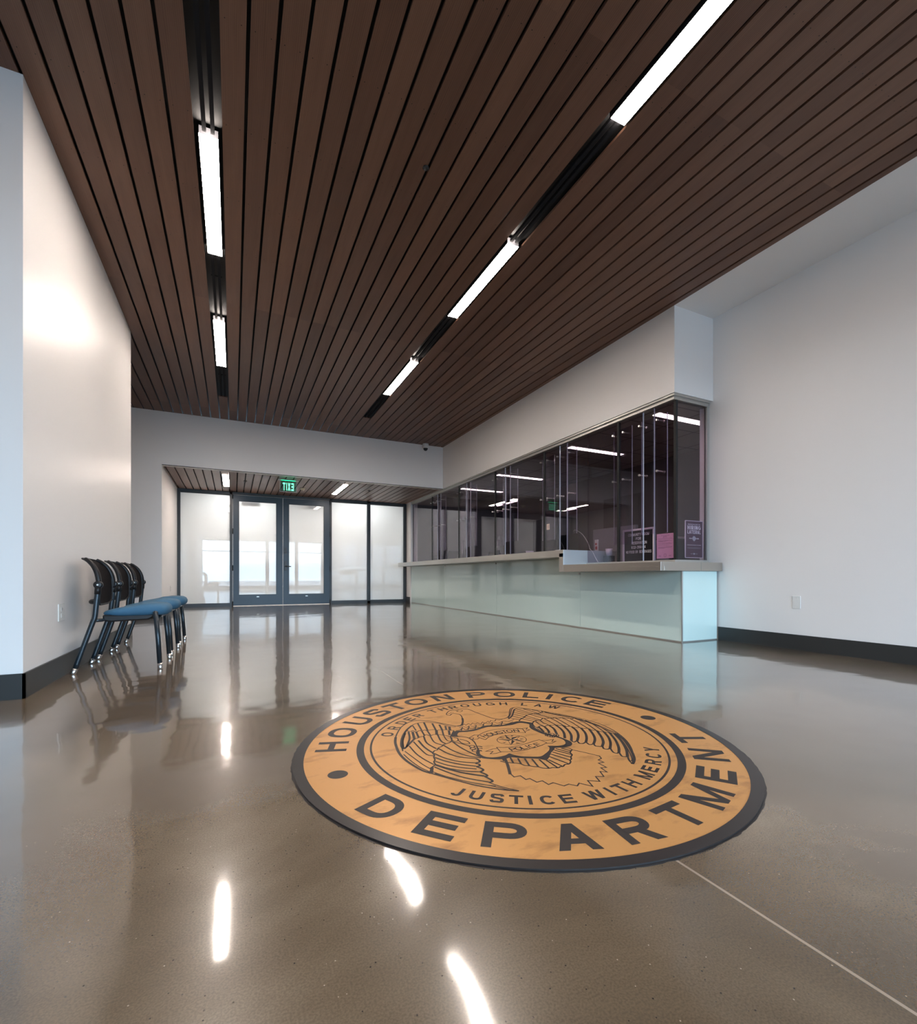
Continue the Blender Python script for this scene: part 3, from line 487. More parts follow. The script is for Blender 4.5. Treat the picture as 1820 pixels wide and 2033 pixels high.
# line art of the seal, metres from its centre: (width in mm, smooth, points)
RB=[(5,1,[(-0.1247,0.2464),(-0.1462,0.2529),(-0.1656,0.2815),(-0.1897,0.3192),(-0.2148,0.3567),(-0.2441,0.3857),(-0.2778,0.4045),(-0.3035,0.4005),(-0.3341,0.3817),(-0.3711,0.3417),(-0.405,0.2851),(-0.4322,0.2298),(-0.4518,0.175),(-0.4643,0.1205),(-0.4734,0.0677),(-0.4752,0.0234)]),(9,1,[(-0.4322,0.2298),(-0.4518,0.175),(-0.4643,0.1205),(-0.4734,0.0677),(-0.4765,0.0196),(-0.4741,-0.0288),(-0.4652,-0.0819),(-0.4529,-0.1304),(-0.4354,-0.1627)]),(6,1,[(-0.4354,-0.1627),(-0.4174,-0.1917),(-0.3914,-0.2346),(-0.3655,-0.2744),(-0.3396,-0.3113),(-0.3021,-0.3518),(-0.2728,-0.3785),(-0.2386,-0.4011)]),(4,1,[(-0.1511,0.2426),(-0.1728,0.2568),(-0.1876,0.2959),(-0.2091,0.3311),(-0.2531,0.3629),(-0.2889,0.364),(-0.3196,0.3449),(-0.3591,0.299),(-0.3929,0.2446),(-0.4231,0.1822),(-0.444,0.1206),(-0.4559,0.0686)]),(8,1,[(-0.3196,0.3449),(-0.3591,0.299),(-0.3929,0.2446),(-0.4231,0.1822),(-0.444,0.1206),(-0.4452,0.0871)]),(5,1,[(-0.3171,0.3411),(-0.3273,0.2716)]),(6,1,[(-0.2855,0.3624),(-0.3047,0.2608)]),(7,1,[(-0.2561,0.3603),(-0.2821,0.25)]),(7,1,[(-0.2267,0.3329),(-0.2492,0.2342)]),(7,1,[(-0.2049,0.3029),(-0.2221,0.2309)]),(7,1,[(-0.1878,0.2754),(-0.2059,0.2232)]),(9,1,[(-0.1775,0.2552),(-0.1927,0.2132)]),(4,1,[(-0.3631,0.2985),(-0.3589,0.2784),(-0.3503,0.2707),(-0.3402,0.2778),(-0.3329,0.2565),(-0.3127,0.2647),(-0.307,0.2548),(-0.2902,0.2635),(-0.2853,0.2515),(-0.2691,0.2534),(-0.2512,0.2497),(-0.2453,0.236),(-0.2326,0.2384),(-0.223,0.2289),(-0.2066,0.2259),(-0.1936,0.2112),(-0.1788,0.2005)]),(6,1,[(-0.3791,0.261),(-0.418,0.1798),(-0.4401,0.1089),(-0.443,0.0889)]),(7,1,[(-0.3617,0.2703),(-0.3872,0.1864),(-0.4302,0.1041)]),(9,1,[(-0.3464,0.2629),(-0.3705,0.173)]),(7,1,[(-0.3329,0.2565),(-0.3482,0.1841)]),(6,1,[(-0.307,0.2548),(-0.3174,0.1972)]),(6,1,[(-0.2837,0.2508),(-0.2946,0.1862)]),(10,1,[(-0.2469,0.2368),(-0.2664,0.1863)]),(6,1,[(-0.223,0.2289),(-0.2428,0.1705)]),(8,1,[(-0.1998,0.2106),(-0.2206,0.1564)]),(5,1,[(-0.1813,0.1993),(-0.2259,0.1365)]),(8,1,[(-0.4435,0.0892),(-0.4136,0.124),(-0.3822,0.1626),(-0.3694,0.1779)]),(4,1,[(-0.3694,0.1779),(-0.3585,0.1781),(-0.3447,0.1857),(-0.3318,0.1906),(-0.3241,0.1914),(-0.3065,0.2032),(-0.2973,0.1842),(-0.2774,0.1916),(-0.2656,0.1837),(-0.2546,0.1784),(-0.2441,0.1677),(-0.231,0.1502),(-0.2256,0.1331)]),(5,1,[(-0.4155,0.1089),(-0.4191,0.0252),(-0.4119,-0.0416),(-0.3985,-0.0995)]),(5,1,[(-0.3841,0.1477),(-0.3873,0.0738),(-0.3862,-0.0015),(-0.369,-0.0231)]),(7,1,[(-0.3609,0.1545),(-0.3667,0.0737),(-0.3596,0.0021)]),(6,1,[(-0.3235,0.1911),(-0.3411,0.1116),(-0.3312,0.0373)]),(5,1,[(-0.2973,0.1842),(-0.3106,0.1074),(-0.295,0.0641)]),(6,1,[(-0.264,0.1829),(-0.281,0.1088),(-0.2769,0.0727)]),(4,1,[(-0.2441,0.1677),(-0.2559,0.1074),(-0.2471,0.0821)]),(4,1,[(-0.4494,0.0655),(-0.4425,-0.0029),(-0.4337,-0.081),(-0.4233,-0.1293)]),(4,1,[(-0.4639,0.0376),(-0.4608,-0.0267),(-0.452,-0.0961),(-0.4347,-0.1519)]),(5,1,[(-0.2259,0.1365),(-0.2396,0.0943),(-0.2544,0.0783),(-0.2769,0.0686),(-0.2895,0.0645),(-0.3026,0.0509),(-0.3206,0.0418),(-0.3334,0.024),(-0.3461,0.0207),(-0.3614,0.0003),(-0.3626,-0.0172),(-0.3732,-0.0387),(-0.3786,-0.0619),(-0.3894,-0.0776),(-0.3934,-0.1003),(-0.403,-0.1101),(-0.4136,-0.1185),(-0.4221,-0.1338),(-0.4324,-0.1478)]),(10,1,[(-0.4136,-0.1185),(-0.4334,-0.1622)]),(6,1,[(-0.2421,0.085),(-0.2413,0.0136),(-0.2306,-0.0578),(-0.2151,-0.1144)]),(6,1,[(-0.2913,0.0604),(-0.2821,-0.0053),(-0.2585,-0.0716),(-0.2204,-0.1179)]),(6,1,[(-0.3229,0.0381),(-0.3113,-0.0237),(-0.2849,-0.0766),(-0.2391,-0.1142)]),(6,1,[(-0.3577,-0.0015),(-0.3404,-0.0587),(-0.306,-0.1135),(-0.2581,-0.1504)]),(7,1,[(-0.3705,-0.04),(-0.3481,-0.0908),(-0.3119,-0.1393),(-0.2716,-0.1762)]),(6,1,[(-0.3831,-0.074),(-0.3572,-0.1257),(-0.3192,-0.1676),(-0.2799,-0.1981)]),(6,1,[(-0.3927,-0.1007),(-0.3675,-0.1483),(-0.3262,-0.1949),(-0.2809,-0.2241)]),(9,1,[(-0.3954,-0.1034),(-0.3703,-0.1547),(-0.3337,-0.21),(-0.2846,-0.2604)]),(6,1,[(-0.4049,-0.1187),(-0.3816,-0.1796),(-0.3496,-0.242),(-0.2921,-0.3075)]),(4,1,[(-0.4268,-0.1505),(-0.4049,-0.1977),(-0.3701,-0.2531),(-0.3235,-0.3092),(-0.2869,-0.3411)]),(4,1,[(-0.4243,-0.1688),(-0.3606,-0.2645),(-0.2949,-0.3392),(-0.2635,-0.3829)]),(7,1,[(-0.2391,-0.1142),(-0.2361,-0.1344),(-0.2424,-0.1481),(-0.2581,-0.1504)]),(7,1,[(-0.2615,-0.1537),(-0.253,-0.1659),(-0.2585,-0.1793),(-0.2726,-0.1781)]),(7,1,[(-0.271,-0.1813),(-0.2618,-0.2067),(-0.2671,-0.2194),(-0.2828,-0.2247)]),(7,1,[(-0.2799,-0.2283),(-0.2721,-0.2519),(-0.2759,-0.2645),(-0.2856,-0.2621)]),(7,1,[(-0.284,-0.2649),(-0.2772,-0.2976),(-0.2821,-0.3089),(-0.2942,-0.3085)]),(4,1,[(-0.2942,-0.3085),(-0.2833,-0.335),(-0.2622,-0.3709),(-0.2386,-0.4011)]),(4,1,[(-0.1019,0.4506),(-0.0795,0.4755),(-0.0607,0.4822),(-0.039,0.4798),(-0.0141,0.4839),(0.0097,0.4758),(0.0238,0.4577),(0.0302,0.4073),(0.0395,0.3647),(0.0489,0.3158),(0.0574,0.2831),(0.0789,0.2586),(0.0977,0.2525),(0.1273,0.2639),(0.1559,0.2939),(0.1944,0.3521),(0.2242,0.3861),(0.2508,0.3931)]),(4,1,[(-0.1019,0.4506),(-0.1115,0.434),(-0.1117,0.4191),(-0.1026,0.4103),(-0.0888,0.4261),(-0.0757,0.4304),(-0.066,0.4227),(-0.0556,0.4072),(-0.0583,0.3788),(-0.0717,0.3378)]),(8,1,[(-0.0696,0.3439),(-0.0899,0.2982),(-0.117,0.2556),(-0.1395,0.2497)]),(3,1,[(-0.1028,0.4388),(-0.0909,0.4407),(-0.0754,0.4502),(-0.0675,0.4433)]),(3,1,[(-0.047,0.4677),(-0.0254,0.4701),(-0.0143,0.4552),(-0.0322,0.4418),(-0.0463,0.4548),(-0.034,0.4615)]),(3,0,[(-0.1187,0.2461),(-0.1,0.2631),(-0.1006,0.2452),(-0.0805,0.2603),(-0.0784,0.2397),(-0.0598,0.2596),(-0.0584,0.2379),(-0.0377,0.253),(-0.0371,0.2303),(-0.0337,0.2287),(-0.0115,0.2539),(-0.0112,0.231),(0.0184,0.2531),(0.0099,0.2302),(0.0329,0.2557),(0.0459,0.2399),(0.0618,0.2599),(0.0713,0.2456),(0.0909,0.2487)]),(4,1,[(-0.1724,0.1974),(-0.1524,0.1975),(-0.1347,0.2135),(-0.1278,0.1906),(-0.1058,0.2021),(-0.0968,0.1879),(-0.0716,0.2007),(-0.06,0.1877),(-0.0331,0.2026),(-0.0182,0.1878),(0.0111,0.202),(0.0265,0.1843),(0.06,0.197),(0.0771,0.1821),(0.1169,0.1964)]),(3,1,[(-0.1427,0.226),(-0.1214,0.2322),(-0.1106,0.2169),(-0.0897,0.2297),(-0.079,0.2144),(-0.0533,0.2277),(-0.0376,0.2137),(-0.01,0.2331),(0.0011,0.2146),(0.0311,0.2294),(0.0442,0.2071),(0.0803,0.2235),(0.0964,0.2063),(0.1383,0.2232)]),(4,1,[(-0.1261,0.2268),(-0.1511,0.1872)]),(4,1,[(-0.0956,0.2223),(-0.1213,0.1826)]),(4,1,[(-0.061,0.221),(-0.0877,0.1811)]),(4,1,[(-0.0219,0.2231),(-0.0498,0.1828)]),(4,1,[(0.0229,0.2227),(-0.0062,0.182)]),(4,1,[(0.0724,0.2177),(0.0419,0.1769)]),(4,1,[(-0.2254,0.1253),(-0.2361,0.098),(-0.2324,0.0782),(-0.2169,0.0834),(-0.208,0.106),(-0.2177,0.1216)]),(4,1,[(-0.2154,0.0827),(-0.2147,0.0459),(-0.1959,0.0318),(-0.1872,0.0379),(-0.1881,0.0696),(-0.2061,0.0943)]),(5,1,[(-0.2441,0.0807),(-0.2236,0.0502),(-0.2032,0.0102)]),(4,1,[(-0.1864,-0.0048),(-0.1926,-0.0102),(-0.2006,-0.0098),(-0.2058,-0.0039),(-0.2051,0.0042),(-0.1989,0.0096),(-0.1908,0.0092),(-0.1856,0.0032),(-0.1864,-0.0048)]),(4,1,[(-0.1937,-0.0257),(-0.1998,-0.0309),(-0.2077,-0.0305),(-0.2128,-0.0247),(-0.2122,-0.0168),(-0.2061,-0.0115),(-0.1981,-0.0119),(-0.193,-0.0178),(-0.1937,-0.0257)]),(4,1,[(-0.1971,-0.0479),(-0.2031,-0.0529),(-0.2109,-0.0525),(-0.216,-0.0468),(-0.2154,-0.0391),(-0.2094,-0.034),(-0.2015,-0.0344),(-0.1964,-0.0402),(-0.1971,-0.0479)]),(5,1,[(-0.184,-0.0059),(-0.17,-0.0107),(-0.1631,-0.0238)]),(5,1,[(-0.192,-0.0246),(-0.179,-0.0308),(-0.1703,-0.0398)]),(5,1,[(-0.1992,-0.045),(-0.1869,-0.049),(-0.1854,-0.0609)]),(4,1,[(0.1253,0.2537),(0.1629,0.2951),(0.1946,0.3394),(0.2177,0.3697),(0.2439,0.3911),(0.2677,0.3812),(0.2941,0.3429),(0.337,0.2808),(0.3823,0.203),(0.4148,0.1362),(0.4362,0.0804),(0.4505,0.0055),(0.4476,-0.065),(0.4294,-0.1389),(0.3946,-0.2175),(0.3485,-0.287),(0.2953,-0.3492)]),(9,1,[(0.425,-0.1269),(0.3934,-0.2032),(0.3391,-0.2908),(0.2907,-0.3547),(0.2593,-0.384),(0.2374,-0.3984)]),(4,1,[(0.2374,-0.3984),(0.2529,-0.3664),(0.2744,-0.3393)]),(7,1,[(0.1193,0.2407),(0.1568,0.2724),(0.1944,0.3194),(0.2257,0.3589),(0.2457,0.3703)]),(4,1,[(0.2457,0.3703),(0.2745,0.3523),(0.3082,0.3194),(0.3328,0.2869),(0.3492,0.2386),(0.3749,0.1935),(0.4075,0.1273),(0.4231,0.0652),(0.4326,-0.0141),(0.4281,-0.0769),(0.4284,-0.1234)]),(5,1,[(0.2406,0.3657),(0.2555,0.3171),(0.2728,0.262)]),(5,1,[(0.2201,0.3436),(0.2388,0.2981),(0.2546,0.2628)]),(5,1,[(0.1982,0.3175),(0.2193,0.2811),(0.2347,0.2517)]),(5,1,[(0.1791,0.2938),(0.197,0.2595),(0.2106,0.234)]),(5,1,[(0.1587,0.269),(0.1722,0.2399),(0.1871,0.2168)]),(5,1,[(0.1357,0.2451),(0.1492,0.2227),(0.1641,0.206)]),(5,1,[(0.2731,0.3501),(0.2872,0.2951),(0.2973,0.2372)]),(5,1,[(0.3028,0.3178),(0.3163,0.2879),(0.316,0.2545)]),(5,1,[(0.1471,0.195),(0.1746,0.2179),(0.1985,0.2311),(0.223,0.2496),(0.2504,0.2596),(0.2692,0.2598),(0.2849,0.2601),(0.3113,0.2567),(0.3272,0.2624),(0.3323,0.2803)]),(5,1,[(0.1471,0.195),(0.1839,0.1446)]),(5,1,[(0.1752,0.2139),(0.2067,0.1594)]),(5,1,[(0.1982,0.2275),(0.2286,0.1679)]),(5,1,[(0.2214,0.2453),(0.2437,0.1666)]),(5,1,[(0.2491,0.2577),(0.2736,0.1754)]),(5,1,[(0.2723,0.2583),(0.2947,0.1875),(0.3019,0.1692)]),(5,1,[(0.2868,0.2579),(0.3104,0.1862),(0.326,0.1626)]),(3,1,[(0.3098,0.2548),(0.3305,0.2019),(0.358,0.1472)]),(3,1,[(0.3258,0.2604),(0.3615,0.1871),(0.3843,0.1248)]),(3,1,[(0.3311,0.2606),(0.379,0.166),(0.4211,0.0925)]),(3,1,[(0.3374,0.2576),(0.3877,0.1555),(0.4231,0.0652)]),(3,1,[(0.3771,0.1963),(0.4024,0.121),(0.4217,-0.0033),(0.419,-0.1037)]),(3,1,[(0.3989,0.1376),(0.4207,0.0428),(0.4226,-0.0477),(0.4201,-0.1195)]),(5,1,[(0.1824,0.1396),(0.2094,0.1616),(0.231,0.1667),(0.2455,0.1645),(0.2647,0.1772),(0.2749,0.1772),(0.2827,0.171),(0.3019,0.1692),(0.3114,0.1597),(0.3273,0.1632),(0.3371,0.1499),(0.3572,0.1489),(0.3661,0.1335),(0.3826,0.1268),(0.3891,0.1151),(0.406,0.1193),(0.4211,0.0925)]),(5,1,[(0.212,0.1568),(0.2043,0.1177),(0.2049,0.0806)]),(5,1,[(0.2412,0.1642),(0.231,0.1221),(0.2348,0.084)]),(5,1,[(0.2723,0.1735),(0.2686,0.1297),(0.264,0.0756)]),(5,1,[(0.3019,0.1692),(0.3006,0.1238),(0.2898,0.0576)]),(5,1,[(0.326,0.1626),(0.3208,0.1024),(0.3091,0.0318)]),(5,1,[(0.3551,0.1462),(0.3526,0.0754),(0.3363,-0.0031)]),(5,1,[(0.3828,0.1255),(0.3753,0.053),(0.3611,-0.0257)]),(5,1,[(0.4039,0.1166),(0.4018,0.0403),(0.3763,-0.0594)]),(5,1,[(0.4211,0.0925),(0.4206,0.0142),(0.3933,-0.0883)]),(5,1,[(0.4289,0.0719),(0.4256,-0.0218),(0.4069,-0.1081)]),(5,1,[(0.1824,0.1396),(0.1736,0.1211),(0.1641,0.0924),(0.1721,0.0831),(0.1941,0.0924),(0.2037,0.0789),(0.2331,0.0871),(0.2463,0.0785),(0.264,0.0756),(0.2716,0.0597),(0.2898,0.0565),(0.2916,0.0347),(0.3085,0.031),(0.3135,0.0078),(0.3349,-0.0024),(0.3434,-0.0183),(0.3611,-0.0257),(0.3589,-0.0511),(0.375,-0.0609),(0.3766,-0.0803),(0.392,-0.0897),(0.3939,-0.1049),(0.4068,-0.109),(0.4093,-0.1223),(0.425,-0.1269)]),(9,1,[(0.1779,0.0859),(0.1704,0.0539),(0.1569,0.0168)]),(9,1,[(0.2037,0.0789),(0.1901,0.034),(0.1726,-0.0009)]),(9,1,[(0.2329,0.0815),(0.2233,0.0349),(0.1918,-0.0281)]),(9,1,[(0.2621,0.0732),(0.2508,0.0218),(0.2286,-0.0277),(0.1902,-0.0825)]),(9,1,[(0.2879,0.0541),(0.2675,-0.0052),(0.2387,-0.0624),(0.1951,-0.1174)]),(9,1,[(0.3129,0.0266),(0.295,-0.0288),(0.26,-0.0824),(0.2155,-0.129)]),(9,1,[(0.3372,-0.0068),(0.3099,-0.0667),(0.2735,-0.1177),(0.2371,-0.1557)]),(9,1,[(0.3619,-0.0293),(0.3277,-0.0952),(0.2925,-0.1456),(0.2489,-0.1862)]),(9,1,[(0.3764,-0.0637),(0.3351,-0.1377),(0.3,-0.1858),(0.2609,-0.2214)]),(9,1,[(0.3906,-0.0911),(0.3604,-0.1498),(0.3202,-0.2044),(0.2723,-0.2522)]),(9,1,[(0.4049,-0.1101),(0.3618,-0.1881),(0.3147,-0.254),(0.2748,-0.2965)]),(9,1,[(0.4174,-0.1222),(0.3767,-0.2044),(0.3241,-0.2836),(0.2744,-0.3393)]),(6,1,[(0.1951,-0.1174),(0.1952,-0.1338),(0.2137,-0.1291),(0.2056,-0.154),(0.2169,-0.1621),(0.236,-0.1569),(0.232,-0.1825),(0.2489,-0.1862),(0.2432,-0.2069),(0.2609,-0.2214),(0.2521,-0.2408),(0.2603,-0.2514),(0.2742,-0.2514),(0.2578,-0.2844),(0.2622,-0.2984),(0.2748,-0.2965),(0.2583,-0.3277),(0.2662,-0.3376),(0.2744,-0.3393)]),(4,1,[(0.4179,-0.1384),(0.3723,-0.2205),(0.3216,-0.2988),(0.2763,-0.359),(0.2536,-0.3776),(0.2571,-0.3647),(0.2802,-0.3343)]),(4,1,[(0.1636,0.0818),(0.1721,0.0723),(0.1609,0.0354),(0.1581,0.0472),(0.1608,0.0724)]),(4,1,[(0.1652,-0.0088),(0.1562,-0.0166),(0.1477,-0.0175),(0.1446,-0.011),(0.1487,-0.0009),(0.1577,0.007),(0.1664,0.008),(0.1695,0.0014),(0.1652,-0.0088)]),(4,1,[(0.1469,-0.0213),(0.1426,-0.0252),(0.1388,-0.0259),(0.1377,-0.0229),(0.1399,-0.018),(0.1441,-0.014),(0.148,-0.0134),(0.1491,-0.0164),(0.1469,-0.0213)]),(4,1,[(0.1557,-0.0319),(0.1491,-0.0376),(0.143,-0.0383),(0.1409,-0.0337),(0.144,-0.0263),(0.1506,-0.0205),(0.1568,-0.0197),(0.1589,-0.0245),(0.1557,-0.0319)]),(4,1,[(0.1791,-0.0261),(0.1704,-0.0333),(0.1621,-0.0339),(0.1589,-0.0277),(0.1626,-0.0183),(0.1713,-0.011),(0.1797,-0.0104),(0.183,-0.0166),(0.1791,-0.0261)]),(4,1,[(0.1555,-0.0443),(0.151,-0.048),(0.1466,-0.0483),(0.1449,-0.045),(0.1468,-0.0401),(0.1513,-0.0364),(0.1557,-0.0361),(0.1575,-0.0393),(0.1555,-0.0443)]),(4,1,[(0.1808,-0.0407),(0.1739,-0.0463),(0.1674,-0.0469),(0.1649,-0.042),(0.1679,-0.0346),(0.1748,-0.0289),(0.1814,-0.0283),(0.1839,-0.0333),(0.1808,-0.0407)]),(4,1,[(0.163,-0.05),(0.1585,-0.0536),(0.1541,-0.054),(0.1524,-0.0507),(0.1543,-0.0458),(0.1589,-0.0421),(0.1633,-0.0418),(0.165,-0.0451),(0.163,-0.05)]),(4,1,[(0.1884,-0.0444),(0.1817,-0.05),(0.1755,-0.0508),(0.1734,-0.0461),(0.1767,-0.0388),(0.1834,-0.033),(0.1896,-0.0323),(0.1917,-0.037),(0.1884,-0.0444)]),(5,1,[(-0.1709,-0.1743),(-0.1624,-0.1891),(-0.1502,-0.1986),(-0.1387,-0.2091),(-0.1275,-0.2151),(-0.1179,-0.2282),(-0.1134,-0.2443),(-0.1003,-0.254),(-0.0914,-0.2652),(-0.0773,-0.2754),(-0.0699,-0.2904),(-0.0507,-0.3016),(-0.0357,-0.3021),(-0.0218,-0.3121),(-0.007,-0.307),(0.0021,-0.31),(0.0196,-0.299),(0.0351,-0.3015),(0.0528,-0.2886),(0.0607,-0.2757),(0.0722,-0.2687),(0.084,-0.2518),(0.1013,-0.2371),(0.1088,-0.217),(0.1269,-0.2015),(0.1361,-0.1961)]),(6,1,[(-0.1459,-0.144),(-0.1592,-0.1799)]),(6,1,[(-0.121,-0.1612),(-0.1382,-0.2093)]),(6,1,[(-0.0996,-0.179),(-0.1179,-0.2282)]),(6,1,[(-0.079,-0.1926),(-0.1003,-0.254)]),(6,1,[(-0.0572,-0.2067),(-0.0773,-0.2754)]),(6,1,[(-0.0356,-0.2208),(-0.0507,-0.3016)]),(6,1,[(-0.016,-0.2375),(-0.0211,-0.3111)]),(6,1,[(-0.0069,-0.2382),(0.0021,-0.31)]),(6,1,[(0.0138,-0.2144),(0.0358,-0.3018)]),(6,1,[(0.0335,-0.1968),(0.0618,-0.2763)]),(6,1,[(0.0514,-0.1839),(0.0823,-0.2563)]),(6,1,[(0.0692,-0.1714),(0.1007,-0.2345)]),(6,1,[(0.0843,-0.1605),(0.1088,-0.217)]),(6,1,[(0.1055,-0.1664),(0.1235,-0.2056)]),(4,1,[(0.1126,-0.1639),(0.1317,-0.1748),(0.1361,-0.1961)]),(9,1,[(-0.1436,-0.1611),(-0.1659,-0.2162),(-0.199,-0.286)]),(4,0,[(-0.1734,-0.2327),(-0.1957,-0.2822),(-0.1982,-0.3096),(-0.1739,-0.3091),(-0.1739,-0.3427),(-0.1579,-0.3408),(-0.1533,-0.3742),(-0.1307,-0.3735),(-0.1294,-0.4046),(-0.1075,-0.4),(-0.091,-0.4341),(-0.0689,-0.4298),(-0.0533,-0.4521),(-0.0345,-0.4387),(-0.0112,-0.476),(0.0032,-0.4353),(0.0342,-0.4579),(0.0476,-0.4233),(0.0721,-0.435),(0.0897,-0.3979),(0.1076,-0.4124),(0.1135,-0.3755),(0.1341,-0.3818),(0.1342,-0.341),(0.1574,-0.3428),(0.1544,-0.3177),(0.1747,-0.3119),(0.1842,-0.2907),(0.1592,-0.2399),(0.1329,-0.1955)]),(3,1,[(-0.1147,0.1008),(-0.0757,0.125),(-0.031,0.137),(0.0131,0.1328),(0.0524,0.1198),(0.099,0.0917)]),(3,0,[(0.099,0.0917),(0.0824,0.0428)]),(3,1,[(-0.1134,0.0428),(-0.083,0.0648),(-0.0427,0.0769),(0.0026,0.0767),(0.0418,0.0655),(0.0824,0.0428)]),(3,0,[(-0.1147,0.1008),(-0.1251,0.088),(-0.1134,0.0428)]),(3,0,[(-0.111,0.1043),(-0.1262,0.1137),(-0.162,0.0913),(-0.1456,0.0835),(-0.1599,0.0661),(-0.138,0.0636),(-0.1249,0.0735)]),(3,0,[(0.0785,0.1107),(0.0971,0.0961),(0.1276,0.0965),(0.1101,0.0807),(0.1221,0.0693),(0.0912,0.0594)]),(3,1,[(-0.1139,-0.0486),(-0.0839,-0.0657),(-0.0446,-0.0707),(0.0051,-0.0665),(0.0531,-0.0557),(0.0858,-0.0506)]),(3,0,[(0.0858,-0.0506),(0.0919,-0.0937)]),(3,1,[(-0.1242,-0.0953),(-0.0857,-0.1137),(-0.0421,-0.1215),(0.0065,-0.118),(0.0533,-0.1084),(0.0919,-0.0937)]),(3,0,[(-0.1139,-0.0486),(-0.1242,-0.0953)]),(3,0,[(-0.12,-0.062),(-0.1368,-0.0584),(-0.1718,-0.0681),(-0.1482,-0.0812),(-0.1697,-0.0983),(-0.1477,-0.1037),(-0.1214,-0.0992)]),(3,0,[(0.0914,-0.0593),(0.1063,-0.0714),(0.1401,-0.0726),(0.1191,-0.0903),(0.1376,-0.0942),(0.1074,-0.1059),(0.0863,-0.0997)])]
SO=[(-0.2228,0.1369),(-0.2094,0.1621),(-0.1903,0.1876),(-0.1644,0.1919),(-0.1369,0.1798),(-0.0918,0.1797),(-0.0551,0.191),(-0.0186,0.2007),(0.0188,0.1828),(0.0556,0.1772),(0.1017,0.1858),(0.1312,0.193),(0.1456,0.1861),(0.1747,0.1571),(0.1886,0.1405),(0.1696,0.119),(0.1579,0.0843),(0.1534,0.043),(0.1596,0.0015),(0.1784,-0.0532),(0.184,-0.0866),(0.1872,-0.1219),(0.1747,-0.1477),(0.1539,-0.163),(0.1225,-0.1645),(0.0864,-0.1536),(0.076,-0.1648),(0.0424,-0.188),(-0.0119,-0.2377),(-0.0322,-0.2184),(-0.053,-0.2044),(-0.0893,-0.1831),(-0.116,-0.1621),(-0.1442,-0.1648),(-0.1711,-0.1551),(-0.1951,-0.1404),(-0.217,-0.1219),(-0.22,-0.096),(-0.2136,-0.0654),(-0.1968,-0.0474),(-0.1769,0.0066),(-0.1667,0.0495),(-0.1674,0.0898),(-0.1814,0.1119),(-0.2004,0.1241)]
SI=[(-0.195,0.134),(-0.1708,0.1695),(-0.1381,0.1626),(-0.1022,0.1598),(-0.066,0.1708),(-0.0218,0.1809),(0.0169,0.1659),(0.0534,0.1603),(0.0932,0.1592),(0.1338,0.168),(0.1611,0.1352),(0.143,0.1055),(0.1334,0.0752),(0.1343,0.0388),(0.1409,-0.0079),(0.1674,-0.0624),(0.1728,-0.0933),(0.1616,-0.1223),(0.1421,-0.1397),(0.1111,-0.1407),(0.0741,-0.123),(0.0701,-0.1394),(0.0487,-0.165),(0.0144,-0.1873),(-0.0159,-0.2003),(-0.0477,-0.1867),(-0.0791,-0.1675),(-0.0969,-0.1424),(-0.1031,-0.1251),(-0.1261,-0.1351),(-0.1604,-0.1368),(-0.1879,-0.1277),(-0.2031,-0.1082),(-0.2035,-0.0787),(-0.1918,-0.0568),(-0.1742,0.0006),(-0.161,0.0468),(-0.1624,0.0925),(-0.1778,0.1154)]
T1=[('H',-0.0941,0.0846),('O',-0.0657,0.0911),('U',-0.0389,0.0965),('S',-0.0145,0.0979),('T',0.0094,0.0975),('O',0.0332,0.0939),('N',0.0618,0.0846)]
T2=[('P',-0.0681,-0.094),('O',-0.0441,-0.0965),('L',-0.0215,-0.0983),('I',-0.0028,-0.0972),('C',0.0174,-0.0968),('E',0.0468,-0.094)]
T3=[('T',-0.0553,-0.0155),('E',-0.0387,0.0363),('X',0.0093,0.0351),('A',0.0257,-0.0128),('S',-0.0152,-0.0472)]
STAR=[(-0.0497,-0.0516),(0.0197,-0.0456),(0.0378,0.0215),(-0.011,0.0606),(-0.0638,0.025)]
STC=(-0.0152,-0.0022)

# ================================================================== THE SETTING
T = 0.2
struct('floor', B(-5, 7, REAR_Y - .2, 14.6, -0.12, 0), M['floor'])
struct('wall_left', B(-5, XL, YE - .002, 6.37, 0, HC), M['wall'])
struct('wall_far_left', B(-5.2, -5, REAR_Y - .2, 11.7, 0, HC + .1), M['wall'])
bm = NB(); box(bm, -5, -1.074, YB, 11.7, 0, HC); box(bm, -1.074, 4.037, YB, YB + .16, AH - .004, HC)
struct('wall_back', bm, M['wall'])
bm = NB(); box(bm, XS, XS + .2, YE, 11.7, AH, HC + .1); box(bm, XS + .2, XR, YE, YE + .16, AH, HC + .1)
struct('wall_soffit', bm, M['wall'])
struct('wall_right', B(XR, XR + .2, REAR_Y, 3.50, 0, HC + .1), M['wall'])
# rear wall behind the viewpoint: a row of tall windows lets the daylight in
bm = NB(); box(bm, -5, XR, REAR_Y - .12, REAR_Y, 2.55, HC + .1); box(bm, -5, XR, REAR_Y - .12, REAR_Y, 0, .12)
ed = [-5] + [v for w in WINDOWS for v in w] + [XR]
for a, b in zip(ed[0::2], ed[1::2]): box(bm, a, b, REAR_Y - .12, REAR_Y, .12, 2.55)
struct('wall_rear', bm, M['wall'])
for i, (a, b) in enumerate(WINDOWS):
    bm = NB()
    for q in ((a, a + .04, .12, 2.55), (b - .04, b, .12, 2.55), (a, b, .12, .16), (a, b, 2.51, 2.55), (a, b, 1.95, 1.99)):
        box(bm, q[0], q[1], REAR_Y - .09, REAR_Y - .03, q[2], q[3])
    struct('window_%d' % (i + 2), bm, M['frame_black'])
# white ceiling strip along the right wall
struct('ceiling', B(XS, XR, REAR_Y, YE, HC, HC + .1), M['wall'])
# unseen black lid added over everything to keep the sky out
struct('ceiling', B(-5.2, 7, REAR_Y - .2, 14.6, HC + .1, HC + .2), M['black'])

